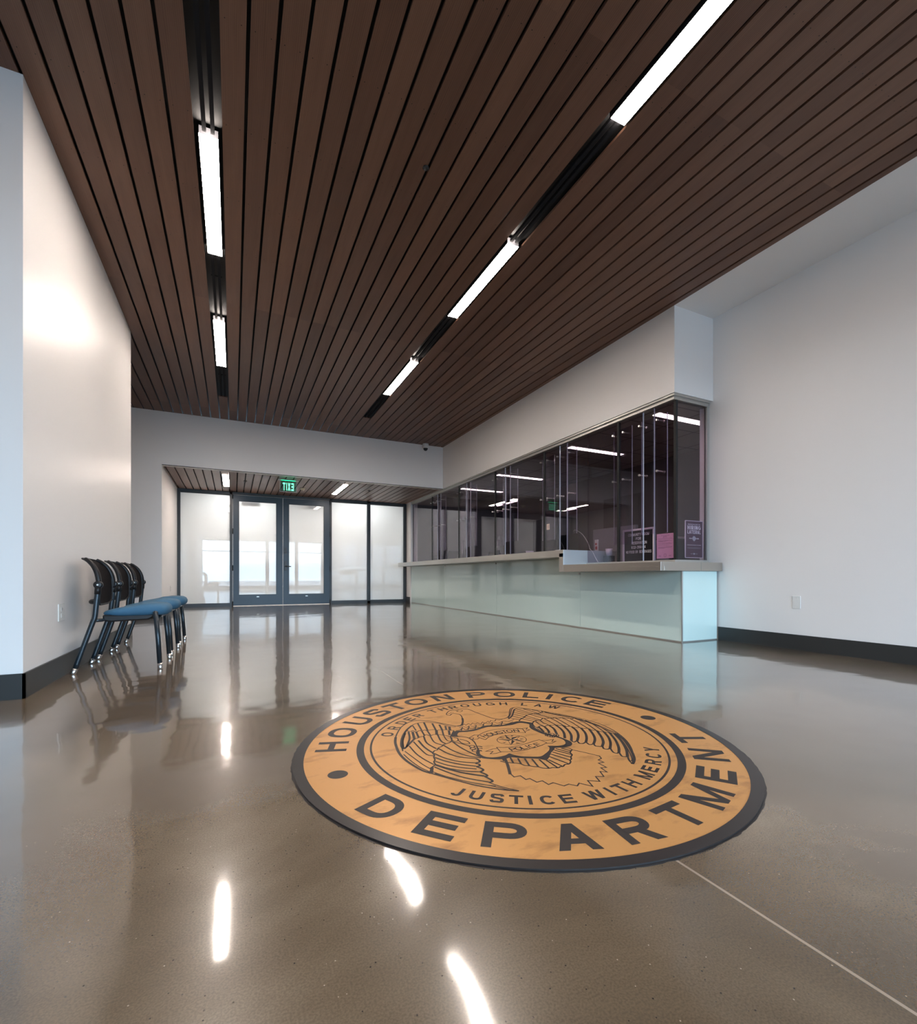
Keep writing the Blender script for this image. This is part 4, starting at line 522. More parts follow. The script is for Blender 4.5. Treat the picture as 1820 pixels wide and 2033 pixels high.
def plank_ceiling(x0, x1, y0, y1, z, slots=(), name='ceiling', back=0.05):
    bm = NB()
    k0 = math.floor((x0 - PH) / PITCH); k1 = math.ceil((x1 - PH) / PITCH)
    for k in range(k0, k1):
        a = max(x0, PH + k * PITCH + .0095); b = min(x1, PH + (k + 1) * PITCH - .0095)
        if b - a < .01: continue
        ys = [(y0, y1)]
        for sx, s0, s1 in slots:
            if a < sx < b: ys = [(u, v) for u, v in ((y0, s0), (s1, y1)) if v - u > .02]
        for u, v in ys:
            box(bm, a, b, u, v, z, z + .018)
    box(bm, x0, x1, y0, y1, z + back, z + back + .02, 1)
    return struct(name, bm, [M['wood'], M['black']])
LX, RX = -0.1395, 2.0918          # slot centres
plank_ceiling(-5, XS, REAR_Y, YB, HC, [(LX, -3.9, 8.06), (RX, -3.9, 8.06)], back=.07)
plank_ceiling(-1.074, XS, YB + .012, YD - .02, AH, [(LX, 9.66, 10.9), (RX, 9.66, 10.9)], back=.06)
struct('light_leak_block', B(-1.074, 4.05, YD - .019, YD + .119, AH + .001, AH + .3), M['black'])  # black box added above the door frame to stop vestibule light leaking through
struct('trim_1', B(-1.074, XS, YB + .001, YB + .012, AH - .012, AH + .02), M['frame_black'])

# baseboards
def bboard(name, *boxes):
    bm = NB()
    for q in boxes: box(bm, *q)
    return struct(name, bm, M['base'])
bboard('baseboard_left', (XL, XL + .012, YE - .014, 6.37, 0, .138), (-5, XL + .012, YE - .014, YE - .002, 0, .138), (-5, XL + .012, 6.37, 6.382, 0, .138))
bboard('baseboard_back', (-5, -1.062, YB - .012, YB, 0, .138), (-1.074, -1.062, YB, YD, 0, .138))
bboard('baseboard_right', (XR - .012, XR, REAR_Y, 3.29, 0, .138))
bboard('baseboard_jamb', (4.044, 4.056, 11.32, 11.56, 0, .14))
# pale jamb between the alcove glazing and the reception glass
struct('wall_jamb', B(4.056, 4.24, 11.27, 11.7, 0, AH), M['wall'])

# aluminium trim under the soffit, round the corner
bm = NB()
for q in ((XS + .035, XS + .115, YE + .035, 11.27, 2.487, AH + .001), (XS + .115, 4.60, YE + .035, YE + .115, 2.487, AH + .001),
          (XS + .012, XS + .035, YE + .012, 11.27, 2.520, AH + .001), (XS + .035, 4.60, YE + .012, YE + .035, 2.520, AH + .001)):
    box(bm, *q)
struct('trim_3', bm, M['aluminium'])
# end jamb of the corner glass and the wall return seen through it
struct('trim_4', B(4.588, 4.622, 3.40, 3.44, .84, 2.49), M['aluminium'])
struct('wall_return', B(4.60, 4.622, 3.44, 3.498, 0, AH), M['wall'])

struct('ground', B(-40, 40, -60, REAR_Y - .22, -.16, -.1), M['grey_equipment'])
# ------------------------------------------------------------------ the office behind the glass
OC = 2.74
struct('ceiling_office', B(XS + .2, 6.83, YE + .16, 11.3, OC, OC + .05), M['tiles'])
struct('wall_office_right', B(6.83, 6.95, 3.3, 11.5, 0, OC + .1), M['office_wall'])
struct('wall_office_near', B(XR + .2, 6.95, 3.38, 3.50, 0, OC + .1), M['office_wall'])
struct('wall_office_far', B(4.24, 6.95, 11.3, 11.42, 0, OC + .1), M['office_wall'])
bm = NB(); box(bm, 6.80, 6.829, 6.35, 7.36, 0, 2.22)
d = struct('door_3', bm, M['office_door'])
struct('door_panel', B(6.785, 6.80, 6.42, 7.29, .02, 2.15), M['office_door'], d)
struct('door_handle', B(6.74, 6.785, 6.47, 6.58, .98, 1.0), M['chrome'], d)
for y, txt in ((4.30, 'nearest the corner pane'), (6.0, 'second from the corner pane'), (8.27, 'third from the corner pane'), (9.93, 'farthest from the corner pane')):
    t = thing('office_light', 'white strip light behind the smoked glass, ' + txt, 'light', (5.39, y, OC), 0, 'strip lights in the office')
    obj('light_housing', B(-.57, .57, -.07, .07, -.012, .0), M['white_plastic'], t)
    obj('light_diffuser', B(-.55, .55, -.055, .055, -.016, -.0121), M['office_lamp'], t)

# ------------------------------------------------------------------ vestibule behind the frosted doors
bm = NB()
box(bm, -1.35, -1.25, 11.72, 14.5, 0, 2.7); box(bm, 4.3, 4.4, 11.72, 14.5, 0, 2.7); box(bm, -1.35, 4.4, 14.5, 14.6, 0, 2.7); box(bm, -1.35, 4.4, 11.72, 14.6, 2.7, 2.8)
struct('wall_vestibule', bm, M['wall'])
for x in (.2, 2.9):  # unseen lamps added to brighten the frosted panes from behind
    t = thing('added_vestibule_light', 'unseen ceiling panel light added behind the frosted glazing to brighten it', 'light', (x, 12.28, 2.7), 0, 'added lights behind the frosted glazing')
    obj('light_housing', B(-.65, .65, -.34, .34, -.013, -.001), M['white_plastic'], t)
    obj('light_diffuser', B(-.6, .6, -.3, .3, -.017, -.0131), M['added_vestibule_lamp'], t)

# ------------------------------------------------------------------ glazed entrance: sidelights and double door
Y0, Y1 = YD - .02, YD + .08
bm = NB()
fr = [(-1.074, -1.016, 0, AH), (-.070, -.010, 0, AH), (2.108, 2.150, 0, AH), (3.022, 3.100, 0, AH), (3.98, 4.05, 0, AH),
      (-1.016, 4.0, AH - .055, AH), (-1.016, -.07, 0, .055), (2.15, 3.98, 0, .055)]
for a, b, c, d in fr: box(bm, a, b, Y0, Y1, c, d)
gl = struct('window_1', bm, M['frame_black'])
for a, b in ((-1.016, -.07), (2.15, 3.022), (3.10, 3.98)):
    struct('window_pane', B(a, b, YD + .03, YD + .04, .055, AH - .055), M['frost'], gl)
bm = NB()   # slim inner rails
for a, b in ((-1.016, -.07), (2.15, 3.022), (3.10, 3.98)):
    box(bm, a, b, YD + .01, YD + .03, .055, .075); box(bm, a, b, YD + .01, YD + .03, AH - .075, AH - .055)
struct('window_bead', bm, M['frame_black'], gl)

def door(n, x0, x1, gx0, gx1, hinge_x, right):
    bm = NB(); z0, z1, gz0, gz1 = .012, AH - .062, .245, 2.355
    for q in ((x0, gx0, z0, z1), (gx1, x1, z0, z1), (gx0, gx1, z0, gz0), (gx0, gx1, gz1, z1)):
        box(bm, q[0], q[1], YD - .012, YD + .035, q[2], q[3])
    d = struct('door_%d' % n, bm, M['frame'], label='glazed door leaf with dark blue-grey frame, %s of the pair' % ('right' if right else 'left'))
    d['category'] = 'door'
    struct('glass_pane', B(gx0, gx1, YD + .008, YD + .016, gz0, gz1), M['frost'], d)
    bm = NB()
    for q in ((gx0, gx0 + .012, gz0, gz1), (gx1 - .012, gx1, gz0, gz1), (gx0, gx1, gz0, gz0 + .012), (gx0, gx1, gz1 - .012, gz1)):
        box(bm, q[0], q[1], YD - .018, YD + .004, q[2], q[3])
    struct('glazing_bead', bm, M['frame_black'], d)
    struct('push_bar', B(gx0 - .02, gx1 + .02, YD + .05, YD + .12, .90, .99), M['frame_black'], d)
    for z in (.85, 1.67, 2.45, .05):
        bm = NB(); tube(bm, [(hinge_x, YD - .035, z - .06), (hinge_x, YD - .035, z + .06)], .013, 10)
        struct('hinge', bm, M['frame_black'], d)
    struct('door_closer', B(gx1 - .42 if right else gx0 + .06, gx1 - .06 if right else gx0 + .42, YD + .04, YD + .08, 2.30, 2.35), M['frame_black'], d)
    struct('name_tag', B((gx0 + gx1) / 2 - .025, (gx0 + gx1) / 2 + .025, YD - .0145, YD - .012, .195, .212), M['aluminium'], d)
    return d
door(1, -.006, 1.035, .108, .903, .0 - .012, False)
d2 = door(2, 1.043, 2.104, 1.162, 1.972, 2.11, True)
obj('lock_plate', B(1.065, 1.125, YD - .024, YD - .012, .80, 1.02), M['frame_black'], d2, bevel=.004)
bm = NB(); tube(bm, [(1.09, YD - .02, .90), (1.09, YD - .075, .90), (1.10, YD - .08, .90), (1.21, YD - .08, .895)], .011, 12)
obj('lever_handle', bm, M['frame_black'], d2, smooth=True)
bm = NB(); tube(bm, [(1.095, YD - .012, 1.255), (1.095, YD - .04, 1.255)], .024, 18); obj('lock_cylinder', bm, M['frame_black'], d2)
obj('lock_escutcheon', B(1.07, 1.12, YD - .017, YD - .012, 1.19, 1.33), M['frame_black'], d2, bevel=.003)

# ================================================================== CEILING LIGHTS AND SLOTS
def lamp_proto(label, group, length, name='ceiling_light', key='lamp'):
    t = thing(name, label, 'light', (0, 0, 0), 0, group)
    bm = NB(); w = .054; h = length / 2
    box(bm, -w - .004, -w, -h, h, -.004, .05); box(bm, w, w + .004, -h, h, -.004, .05); box(bm, -w - .004, w + .004, -h, h, .05, .056)
    obj('light_housing', bm, M['rail'], t)
    obj('light_diffuser', B(-w, w, -h + .004, h - .004, -.003, .004), M[key], t)
    return t
def copy_thing(t, loc, label=None, group=None, rz=None):
    r = t.copy(); C.objects.link(r); r.location = loc
    if rz is not None: r.rotation_euler = (0, 0, rz)
    if label: r['label'] = label
    if group: r['group'] = group
    for ch in list(t.children):
        c = ch.copy(); C.objects.link(c); c.parent = r
        for g in list(ch.children):
            d = g.copy(); C.objects.link(d); d.parent = c
    return r
P0 = None
rows = [(LX, 'left'), (RX, 'right')]
ends = [(.95, 'nearest'), (3.32, 'middle'), (5.68, 'farthest')]
LEN = 1.20
for x, side in rows:
    for y, which in ends:
        if which == 'behind': lab = 'ceiling strip light over the entrance side of the hall'; grp = 'strip lights over the entrance side'
        else:
            lab = {'nearest': 'glowing strip light in the %s ceiling slot, closest to the viewer', 'middle': 'long glowing strip light in the %s ceiling slot, next after the closest',
                   'farthest': 'short-looking strip light in the %s ceiling slot, closest to the doors'}[which] % side
            grp = 'strip lights in the wooden ceiling'
        loc = (x, y + LEN / 2, HC - .004)
        if P0 is None:
            P0 = lamp_proto(lab, grp, LEN); P0.location = loc
        else:
            copy_thing(P0, loc, lab, grp)
# black linear slots between the lamps
segs = [(-3.85, -1.42), (-.20, .94), (2.16, 3.31), (4.53, 5.67), (6.89, 8.055)]
words_ = ['behind the viewpoint', 'before the first light', 'between the first and second light', 'between the second and third light', 'after the last light']
for x, side in rows:
    for (a, b), wd in zip(segs, words_):
        t = thing('ceiling_slot', 'black linear slot in the wooden ceiling, %s row, %s' % (side, wd), 'ceiling slot', (x, (a + b) / 2, HC), 0, 'black slots in line with the lights')
        h = (b - a) / 2
        for s in (-1, 1):
            obj('slot_rail', B(s * .024 - .0115, s * .024 + .0115, -h, h, .006, .03), M['rail'], t)
        if b > 0:
            obj('slot_bracket', B(-.045, .045, -h * .35 - .006, -h * .35 + .006, .03, .036), M['rail'], t)
# alcove lamps
A1 = lamp_proto('small ceiling light left of the green exit sign', 'lights in the low wooden ceiling', 1.235, 'recessed_light', 'alcove_lamp')
A1.location = (LX + .012, 10.285, AH - .003)
copy_thing(A1, (RX - .02, 10.28, AH - .003), 'small ceiling light right of the green exit sign', 'lights in the low wooden ceiling')

# exit sign: green acrylic plate hanging from a strip lamp, seen from its reverse
t = thing('exit_sign', 'green glowing exit sign under the low wooden ceiling before the doors', 'exit sign', (.965, 9.66, AH))
obj('sign_canopy', B(-.19, .19, -.03, .03, -.012, 0), M['white_plastic'], t, bevel=.003)
obj('light_strip', B(-.13, .13, -.006, .006, -.018, -.0121), M['exit_glow'], t)
obj('sign_plate', B(-.150, .150, -.004, .004, -.232, -.018), M['acrylic'], t)
bm = NB()
for q in ((-.153, -.150, -.235, -.018), (.150, .153, -.235, -.018), (-.153, .153, -.235, -.232)): box(bm, q[0], q[1], -.005, .005, q[2], q[3])
obj('plate_edge', bm, M['aluminium'], t)
bm = NB(); text_line(bm, 'EXIT', .150, (0, .0055, -.208), (-1, 0, 0), (0, 0, 1), .21, .95, .2, width=.205)
obj('lettering', bm, M['exit_green'], t)

# smoke detector, sprinklers, dome camera
t = thing('smoke_detector', 'small cream smoke detector on the low wooden ceiling beside the exit sign', 'smoke detector', (1.33, 10.45, AH))
bm = NB(); lathe(bm, [(0, 0), (.062, 0), (.062, -.010), (.050, -.018), (.030, -.045), (.022, -.052), (0, -.052)]); obj('detector_body', bm, M['cream'], t, True)
bm = NB(); lathe(bm, [(0, -.052), (.012, -.052), (.010, -.060), (0, -.060)], 16); obj('detector_sensor', bm, M['grey_equipment'], t, True)
for x, y, lab in ((.215, 10.14, 'tiny dark sprinkler head left of the green exit sign'), (2.68, 10.11, 'tiny dark sprinkler head right of the right small ceiling light')):
    t = thing('sprinkler_head', lab, 'sprinkler', (x, y, AH), 0, 'sprinkler heads in the low ceiling')
    bm = NB(); lathe(bm, [(0, .005), (.034, .0), (.034, -.004), (.010, -.008), (.010, -.026), (0, -.026)], 18); obj('sprinkler_body', bm, M['frame_black'], t, True)
    bm = NB(); lathe(bm, [(0, -.028), (.018, -.028), (.018, -.030), (0, -.030)], 14); obj('deflector', bm, M['frame_black'], t)
t = thing('sprinkler_head', 'lone dark sprinkler dot in the middle of the high wooden ceiling', 'sprinkler', (1.17, 2.62 + .33, HC))
bm = NB(); lathe(bm, [(0, .004), (.022, 0), (.022, -.004), (0, -.006)], 18); obj('sprinkler_body', bm, M['frame_black'], t, True)
t = thing('security_camera', 'white dome security camera on the back wall under the wooden ceiling', 'camera', (3.60, 9.10, HC))
bm = NB(); lathe(bm, [(0, -.004), (.062, -.004), (.065, -.02), (.065, -.085), (.058, -.098), (0, -.098)], 28); obj('camera_housing', bm, M['white_plastic'], t, True)
bm = NB(); lathe(bm, [(.048, -.098)] + [(.048 * math.cos(math.radians(a)), -.098 - .052 * math.sin(math.radians(a))) for a in range(0, 91, 10)], 24); obj('camera_dome', bm, M['lens_dark'], t, True)
obj('camera_bracket', B(-.04, .04, .02, .10, -.07, -.02), M['white_plastic'], t, bevel=.004)

# ================================================================== WALL PLATES
def wall_plate(name, lab, cat, loc, rz, duplex=True, w=.07, h=.115):
    t = thing(name, lab, cat, loc, rz)
    obj('cover_plate', B(-w / 2, w / 2, -.006, 0, -h / 2, h / 2), M['white_plastic'], t, bevel=.0025)
    if duplex:
        for dz in (-.021, .021):
            o = obj('socket', B(-.0165, .0165, -.0085, -.006, dz - .014, dz + .014), M['white_plastic'], t, bevel=.002)
            bm = NB()
            for a, b, c, d in ((-.008, -.006, -.004, .007), (.006, .008, -.004, .007), (-.002, .002, -.011, -.007)): box(bm, a, b, -.0092, -.0085, dz + c, dz + d)
            obj('socket_slots', bm, M['dark_slot'], o)
    else:
        obj('cover_screw', B(-.003, .003, -.0075, -.006, .038, .042), M['aluminium'], t)
        obj('cover_insert', B(-.017, .017, -.0075, -.006, -.033, .033), M['white_plastic'], t, bevel=.001)
    return t
wall_plate('wall_outlet', 'white double socket on the left wall behind the nearest chair', 'socket', (XL, 3.98, .428), math.pi / 2, w=.118)
wall_plate('wall_outlet', 'small white socket low on the lit side wall left of the frosted glazing', 'socket', (-1.074, 10.38, .43), math.pi / 2)
wall_plate('wall_plate', 'white blank plate low on the right wall', 'wall plate', (XR, 2.53, .432), -math.pi / 2, False)

# ================================================================== RECEPTION COUNTER
ct = thing('reception_counter', 'long reception counter faced in pale green glass with steel top', 'counter', (4.07, 3.297, 0))
def cobj(name, bm, m, **k):
    o = obj(name, bm, m, None, **k); o.parent = ct; o.matrix_parent_inverse = Matrix.Translation((-4.07, -3.297, 0)); return o
edges = [3.300, 4.830, 6.990, 9.140, 11.265]
for a, b in zip(edges, edges[1:]):
    zt = .722 if b < 5 else .910
    cobj('front_panel', B(4.07, 4.082, a + .002, b - .002, .012, zt), M['panel_glass'])
cobj('end_panel', B(4.083, 4.600, 3.297, 3.309, .012, .722), M['panel_glass'])
cobj('corner_strip', B(4.066, 4.083, 3.293, 3.300, .0, .722), M['aluminium'])
bm = NB(); box(bm, 4.083, 4.50, 3.31, 4.83, .012, .72); box(bm, 4.083, 4.26, 4.83, 11.26, .012, .905)
cobj('carcass', bm, M['panel_edge'])
cobj('toe_strip', B(4.075, 4.59, 3.303, 11.26, 0, .012), M['aluminium'])
bm = NB(); box(bm, 3.72, 4.62, 4.8205, 11.26, .955, 1.0); box(bm, 3.7198, 3.77, 4.7355, 4.8205, .955, .9998); box(bm, 3.72, 3.77, 4.735, 11.26, .912, .956); box(bm, 3.77, 4.2, 11.2, 11.26, .912, .956)
cobj('upper_worktop', bm, M['steel'], bevel=.0015)
cobj('worktop_riser', B(3.7205, 4.62, 4.7345, 4.82, .813, 1.0005), M['lit_satin_steel'], bevel=.0015)
cobj('step_apron', B(3.72, 3.77, 4.735, 4.82, .724, .956), M['steel'], bevel=.0015)
bm = NB(); box(bm, 3.72, 4.622, 3.25, 4.734, .768, .812); box(bm, 3.72, 3.77, 3.25, 4.734, .724, .769); box(bm, 3.77, 4.622, 3.25, 3.30, .724, .769)
cobj('lower_worktop', bm, M['steel'], bevel=.0015)
cobj('soffit_board', B(3.77, 4.07, 3.30, 4.735, .724, .732), M['aluminium'])
cobj('soffit_board', B(3.77, 4.07, 4.82, 11.2, .912, .922), M['aluminium'])
cobj('worktop_seam', B(4.295, 4.297, 3.2492, 3.2500, .724, .8125), M['panel_edge'])
for y in (4.83, 6.99, 9.14):
    bm = NB(); tube(bm, [(4.069, y, .70 if y < 5 else .885), (4.045, y, .70 if y < 5 else .885)], .008, 10)
    cobj('panel_fixing', bm, M['chrome'])
bm = NB(); box(bm, XG - .03, XG + .05, 3.39, 4.734, .812, .840); box(bm, XG + .05, 4.60, 3.39, 3.45, .812, .840)
cobj('glazing_sill', bm, M['aluminium'])

# ================================================================== GLASS SCREEN
gs = thing('glass_screen', 'smoked glass screen above the reception counter with overlapping panes', 'glass screen', (XG, 3.41, .84))
def gobj(name, bm, m, parent=None, **k):
    o = obj(name, bm, m, None, **k)
    if parent is None: o.parent = gs; o.matrix_parent_inverse = Matrix.Translation((-XG, -3.41, -.84))
    else: o.parent = parent
    return o
def pane_box(bm, x0, x1, y0, y1, z0, z1, thin='x', polished=(True, True)):
    """a glass sheet whose big faces are glass and whose narrow edges take the edge material"""
    n0 = len(bm.faces); box(bm, x0, x1, y0, y1, z0, z1); bm.faces.ensure_lookup_table()
    for f in bm.faces[n0:]:
        f.normal_update(); ax = f.normal
        big = abs(ax.x) > .5 if thin == 'x' else abs(ax.y) > .5
        f.material_index = 0 if big else 1
        if not big and (abs(ax.z) > .5 or (thin == 'x' and abs(ax.y) > .5 and not polished[f.calc_center_median().y > (y0 + y1) / 2])): f.material_index = 2
JY = [4.203, 5.672, 7.103, 8.560, 9.971]
GAP = [(3.679, 3.831), (5.153, 5.312), (6.617, 6.776), (8.057, 8.217), (9.50, 9.66)]
GT = M['tint'], M['glass_edge'], M['black']
ys = [3.424]
for j, g in zip(JY, GAP): ys += [g[0], g[1], j - .016, j + .016]
ys.append(11.265)
panes = list(zip(ys[0::2], ys[1::2]))
for i, (a, b) in enumerate(panes):
    bm = NB(); pol = (i % 2 == 1, i % 2 == 0 and i < len(panes) - 1)
    if a < 4.73 < b or (a < 4.735 and b < 5.2 and b > 4.8):
        pane_box(bm, XG - .009, XG + .009, a, 4.734, .840, 2.487, 'x', pol); pane_box(bm, XG - .009, XG + .009, 4.7341, b, 1.0, 2.487, 'x', pol)
        bm.faces.ensure_lookup_table()
        for f in list(bm.faces):
            c = f.calc_center_median()
            if abs(c.y - 4.734) < .0003: f.material_index = 0
    else:
        pane_box(bm, XG - .009, XG + .009, a, b, .840 if b < 4.74 else 1.0, 2.487, 'x', pol)
    gobj('glass_pane', bm, GT)
bm = NB(); pane_box(bm, XG + .012, 4.588, 3.418, 3.430, .84, 2.487, 'y')
gobj('glass_pane', bm, GT)
for y in [3.408] + JY:
    gobj('joint_seal', B(XG - .012, XG + .012, y - .0158, y + .0158, .84 if y < 4.74 else 1.0, 2.487), M['black'])
BF = M['baffle'], M['glass_edge'], M['glass_edge']
def baffle(y0, y1, z0, fix):
    bm = NB(); x = XG + .075; pane_box(bm, x, x + .012, y0, y1, z0, 2.43)
    o = gobj('baffle_pane', bm, BF)
    for z in (1.80, 2.35):
        for yy in fix:
            bm = NB(); tube(bm, [(XG - .022, yy, z), (XG - .006, yy, z)], .012, 12); tube(bm, [(XG + .006, yy, z), (x, yy, z)], .008, 10); tube(bm, [(x + .012, yy, z), (x + .028, yy, z)], .012, 12)
            s = obj('standoff', bm, M['chrome'], o); s.matrix_parent_inverse = Matrix.Identity(4)
            s.parent = o
for a, b in GAP: baffle(a - .10, b + .10, 1.14 if a < 5 else 1.25, (a - .045, b + .045))
for j in JY: baffle(j - .13, j + .16, 1.05 if j < 5 else 1.2, (j - .08, j + .08))

# ------------------------------------------------------------------ notices and equipment behind the glass
t = thing('letter_board', 'black letter board with white text about the community room, behind the glass', 'sign', (4.215, 4.00, .812))
obj('board_felt', B(.004, .012, -.235, .235, .004, .405), M['letter_felt'], t)
bm = NB()
for q in ((-.235, -.213, 0, .405), (.213, .235, 0, .405), (-.235, .235, .385, .407), (-.235, .235, 0, .02)): box(bm, -.006, .016, q[0], q[1], q[2], q[3])
obj('board_frame', bm, M['pale_frame'], t, bevel=.002)
for s, z, wd, dy in (('COMMUNITY  ROOM', .325, .31, .0), ('FOR', .277, .075, .0), ('RESERVATION', .229, .225, -.01), ('832-394-04', .178, .21, -.0), ('NO FOOD OR  BEVERAGES', .125, .375, .0)):
    text_parts(t, M['white_ink'], s, .031, (.003, dy, z), (0, -1, 0), (0, 0, 1), .17, 1.0, .16, width=wd)
obj('board_foot', B(.016, .08, -.03, .03, 0, .012), M['pale_frame'], t)

t = thing('pink_notice', 'pink printed notice taped inside the corner glass beside the letter board', 'notice', (4.1285, 3.55, .86))
obj('paper', B(0, .0012, -.105, .108, 0, .262), M['pink'], t)
bm = NB()
def bar(y0, y1, z, h=.004): box(bm, -.0008, 0, y0, y1, z, z + h)
text_line(bm, 'CITY OF HOUSTON', .008, (-.0006, 0, .238), (0, -1, 0), (0, 0, 1), .16, 1, .2)
text_line(bm, 'NOTICE', .009, (-.0006, 0, .222), (0, -1, 0), (0, 0, 1), .2, 1, .2)
rnd = random.Random(5)
for z, l in ((.207, 1), (.190, .8), (.183, 1), (.176, .5), (.160, .9), (.150, 1), (.136, .7), (.120, 1), (.112, .98), (.105, .4)):
    y = .088
    while y > .088 - .176 * l:
        w_ = rnd.uniform(.006, .022); bar(max(y - w_, -.088), y, z, .0028); y -= w_ + .004
obj('printing', bm, M['pink_print'], t)
bm = NB()
for p in ribbon2(arc(0, 0, .018, .018, 0, 360, 24)[:-1], .002, True) + ribbon2(arc(0, 0, .011, .011, 0, 360, 20)[:-1], .0015, True):
    bm.faces.new([bm.verts.new((-.0008, q[0], .030 + q[1])) for q in p])
for y in (.085, -.045): box(bm, -.0008, 0, y - .035, y, .018, .020); box(bm, -.0008, 0, y - .03, y - .004, .028, .031)
obj('stamp', bm, M['pink_print'], t)

t = thing('poster', 'narrow plum poster reading hiring lateral in the corner glass', 'poster', (4.434, 3.440, .87), 0)
obj('poster_sheet', B(-.13, .13, 0, .004, 0, .385), M['poster'], t)
bm = NB()
for q in ((-.137, -.13, -.006, .391), (.13, .137, -.006, .391), (-.137, .137, -.006, 0), (-.137, .137, .385, .391)): box(bm, q[0], q[1], -.003, .006, q[2], q[3])
obj('poster_frame', bm, M['pale_frame'], t)
bm = NB()
R_, U_ = (1, 0, 0), (0, 0, 1)
text_line(bm, 'HOUSTON POLICE DEPT. HPD', .010, (0, -.001, .346), R_, U_, .24, .9, .14, width=.19)
text_line(bm, 'HIRING', .042, (0, -.001, .296), R_, U_, .19, .72, .13, width=.205)
text_line(bm, 'LATERAL', .038, (0, -.001, .252), R_, U_, .18, .72, .11, width=.205)
text_line(bm, 'POLICE OFFICERS', .011, (0, -.001, .196), R_, U_, .26, 1, .12, width=.15)
text_line(bm, 'POLICE DEPARTMENT OFFICERS', .006, (0, -.001, .128), R_, U_, .26, 1, .14, width=.215)
obj('lettering', bm, M['white_ink'], t)
bm = NB()
for z in (.102, .094): text_line(bm, 'POLICE POLICE POLICE POLICE', .004, (0, -.001, z), R_, U_, .2, 1, .16, width=.20)
text_line(bm, 'HPDCAREER.COM', .006, (0, -.001, .035), R_, U_, .24, 1, .14, width=.105)
obj('small_print', bm, M['poster_grey'], t)
bm = NB(); cx, cz = 0, .201
for k in (1,):
    pts = [(0, .028), (.017, .022), (.026, .008), (.024, -.010), (.012, -.022), (0, -.030), (-.012, -.022), (-.024, -.010), (-.026, .008), (-.017, .022)]
    bm.faces.new([bm.verts.new((x, -.0012, cz + z)) for x, z in pts])
    bm.faces.new([bm.verts.new((x * .4, -.0012, .038 + z * .4)) for x, z in pts])
obj('badge_emblem', bm, M['poster_grey'], t)

# office equipment standing behind the glass on the counter
t = thing('computer_tower', 'dark desktop computer tower with perforated grille behind the corner glass', 'computer', (4.42, 3.74, .812))
obj('tower_case', B(-.12, .19, -.10, .10, 0, .275), M['dark_equipment'], t, bevel=.004)
bm = NB(); box(bm, -.1215, -.12, -.09, .09, .01, .265); obj('tower_grille', bm, M['grey_equipment'], t)
bm = NB()
for k in range(5):
    for p in ribbon2(arc(0, 0, .008 + k * .009, .008 + k * .009, 0, 360, 22)[:-1], .003, True):
        bm.faces.new([bm.verts.new((-.1225, q[0], .19 + q[1])) for q in p])
obj('fan_guard', bm, M['dark_slot'], t)
t = thing('paper_stack', 'pale papers lying on the dark computer tower', 'papers', (4.44, 3.74, 1.0885))
bm = NB()
for k, (a, z) in enumerate(((0, 0), (.10, .006), (-.08, .012), (.05, .018))):
    n0 = len(bm.verts); box(bm, -.10, .12, -.085, .085, z, z + .005); bm.verts.ensure_lookup_table()
    bmesh.ops.rotate(bm, verts=bm.verts[n0:], cent=(0, 0, 0), matrix=Matrix.Rotation(a, 3, 'Z'))
obj('sheets', bm, M['pale_frame'], t)

def cup(name, lab, loc, r=.04, h=.10, m='pale_frame'):
    t = thing(name, lab, 'cup', loc)
    bm = NB(); lathe(bm, [(0, 0), (r * .7, 0), (r, h), (r * .93, h), (r * .63, .006), (0, .006)], 22); obj('cup_body', bm, M[m], t, True)
    bm = NB(); lathe(bm, [(r, h - .006), (r * 1.06, h - .004), (r * 1.06, h), (r, h + .002), (r * .93, h)], 22); obj('cup_rim', bm, M[m], t, True)
    return t
cup('white_cup', 'pale cup on the counter behind the glass left of the letter board', (4.36, 4.62, .812 + .12), .045, .09)
obj('cup_stand', B(4.31, 4.41, 4.57, 4.67, .812, .931), M['dark_equipment']); tag(bpy.data.objects['cup_stand'], 'small dark block under the pale cup behind the glass', 'block')
t = thing('card_box', 'narrow white card with red print behind the glass near the counter step', 'card holder', (4.45, 4.95, 1.0))
obj('card', B(-.006, .006, -.030, .030, 0, .165), M['white_plastic'], t, bevel=.001)
bm = NB(); box(bm, -.008, -.006, -.02, .018, .03, .075); box(bm, -.008, -.006, -.012, .02, .09, .12); obj('card_print', bm, mat('red_print', srgb(170, 70, 75), .6), t)
cup('white_bowl', 'small white bowl behind the glass on the upper counter', (4.27, 6.28, 1.0), .065, .07)
t = thing('note_paper', 'small cream note stuck on the smoked glass', 'note', (XG + .008, 5.60, 1.345))
obj('paper', B(0, .001, -.035, .035, 0, .085), M['cream'], t)
bm = NB()
for z in (.02, .035, .05): box(bm, -.0012, 0, -.022, .022, z, z + .004)
obj('writing', bm, M['pink_print'], t)

def monitor(lab, x, y, rz, z=1.0):
    t = thing('computer_monitor', lab, 'monitor', (x, y, z), rz, 'monitors behind the reception glass')
    obj('screen', B(-.012, .012, -.27, .27, .09, .42), M['dark_equipment'], t, bevel=.004)
    obj('screen_back', B(.012, .04, -.16, .16, .15, .34), M['grey_equipment'], t, bevel=.008)
    bm = NB(); tube(bm, [(.03, 0, .02), (.03, 0, .2)], .018, 12); obj('stand', bm, M['dark_equipment'], t)
    bm = NB(); lathe(bm, [(0, 0), (.11, 0), (.11, .01), (0, .02)], 24); obj('stand_base', bm, M['dark_equipment'], t)
monitor('dark computer monitor behind the glass, farthest from the corner', 4.50, 9.10, 2.6)
monitor('dark computer monitor behind the glass, middle of the upper counter', 4.50, 7.62, 2.7)
t = thing('partition_screen', 'dark grey desk partition in the office', 'partition', (5.3, 5.6, 0))
obj('partition_panel', B(-.025, .025, -.55, .35, .06, 1.42), M['grey_equipment'], t, bevel=.004)
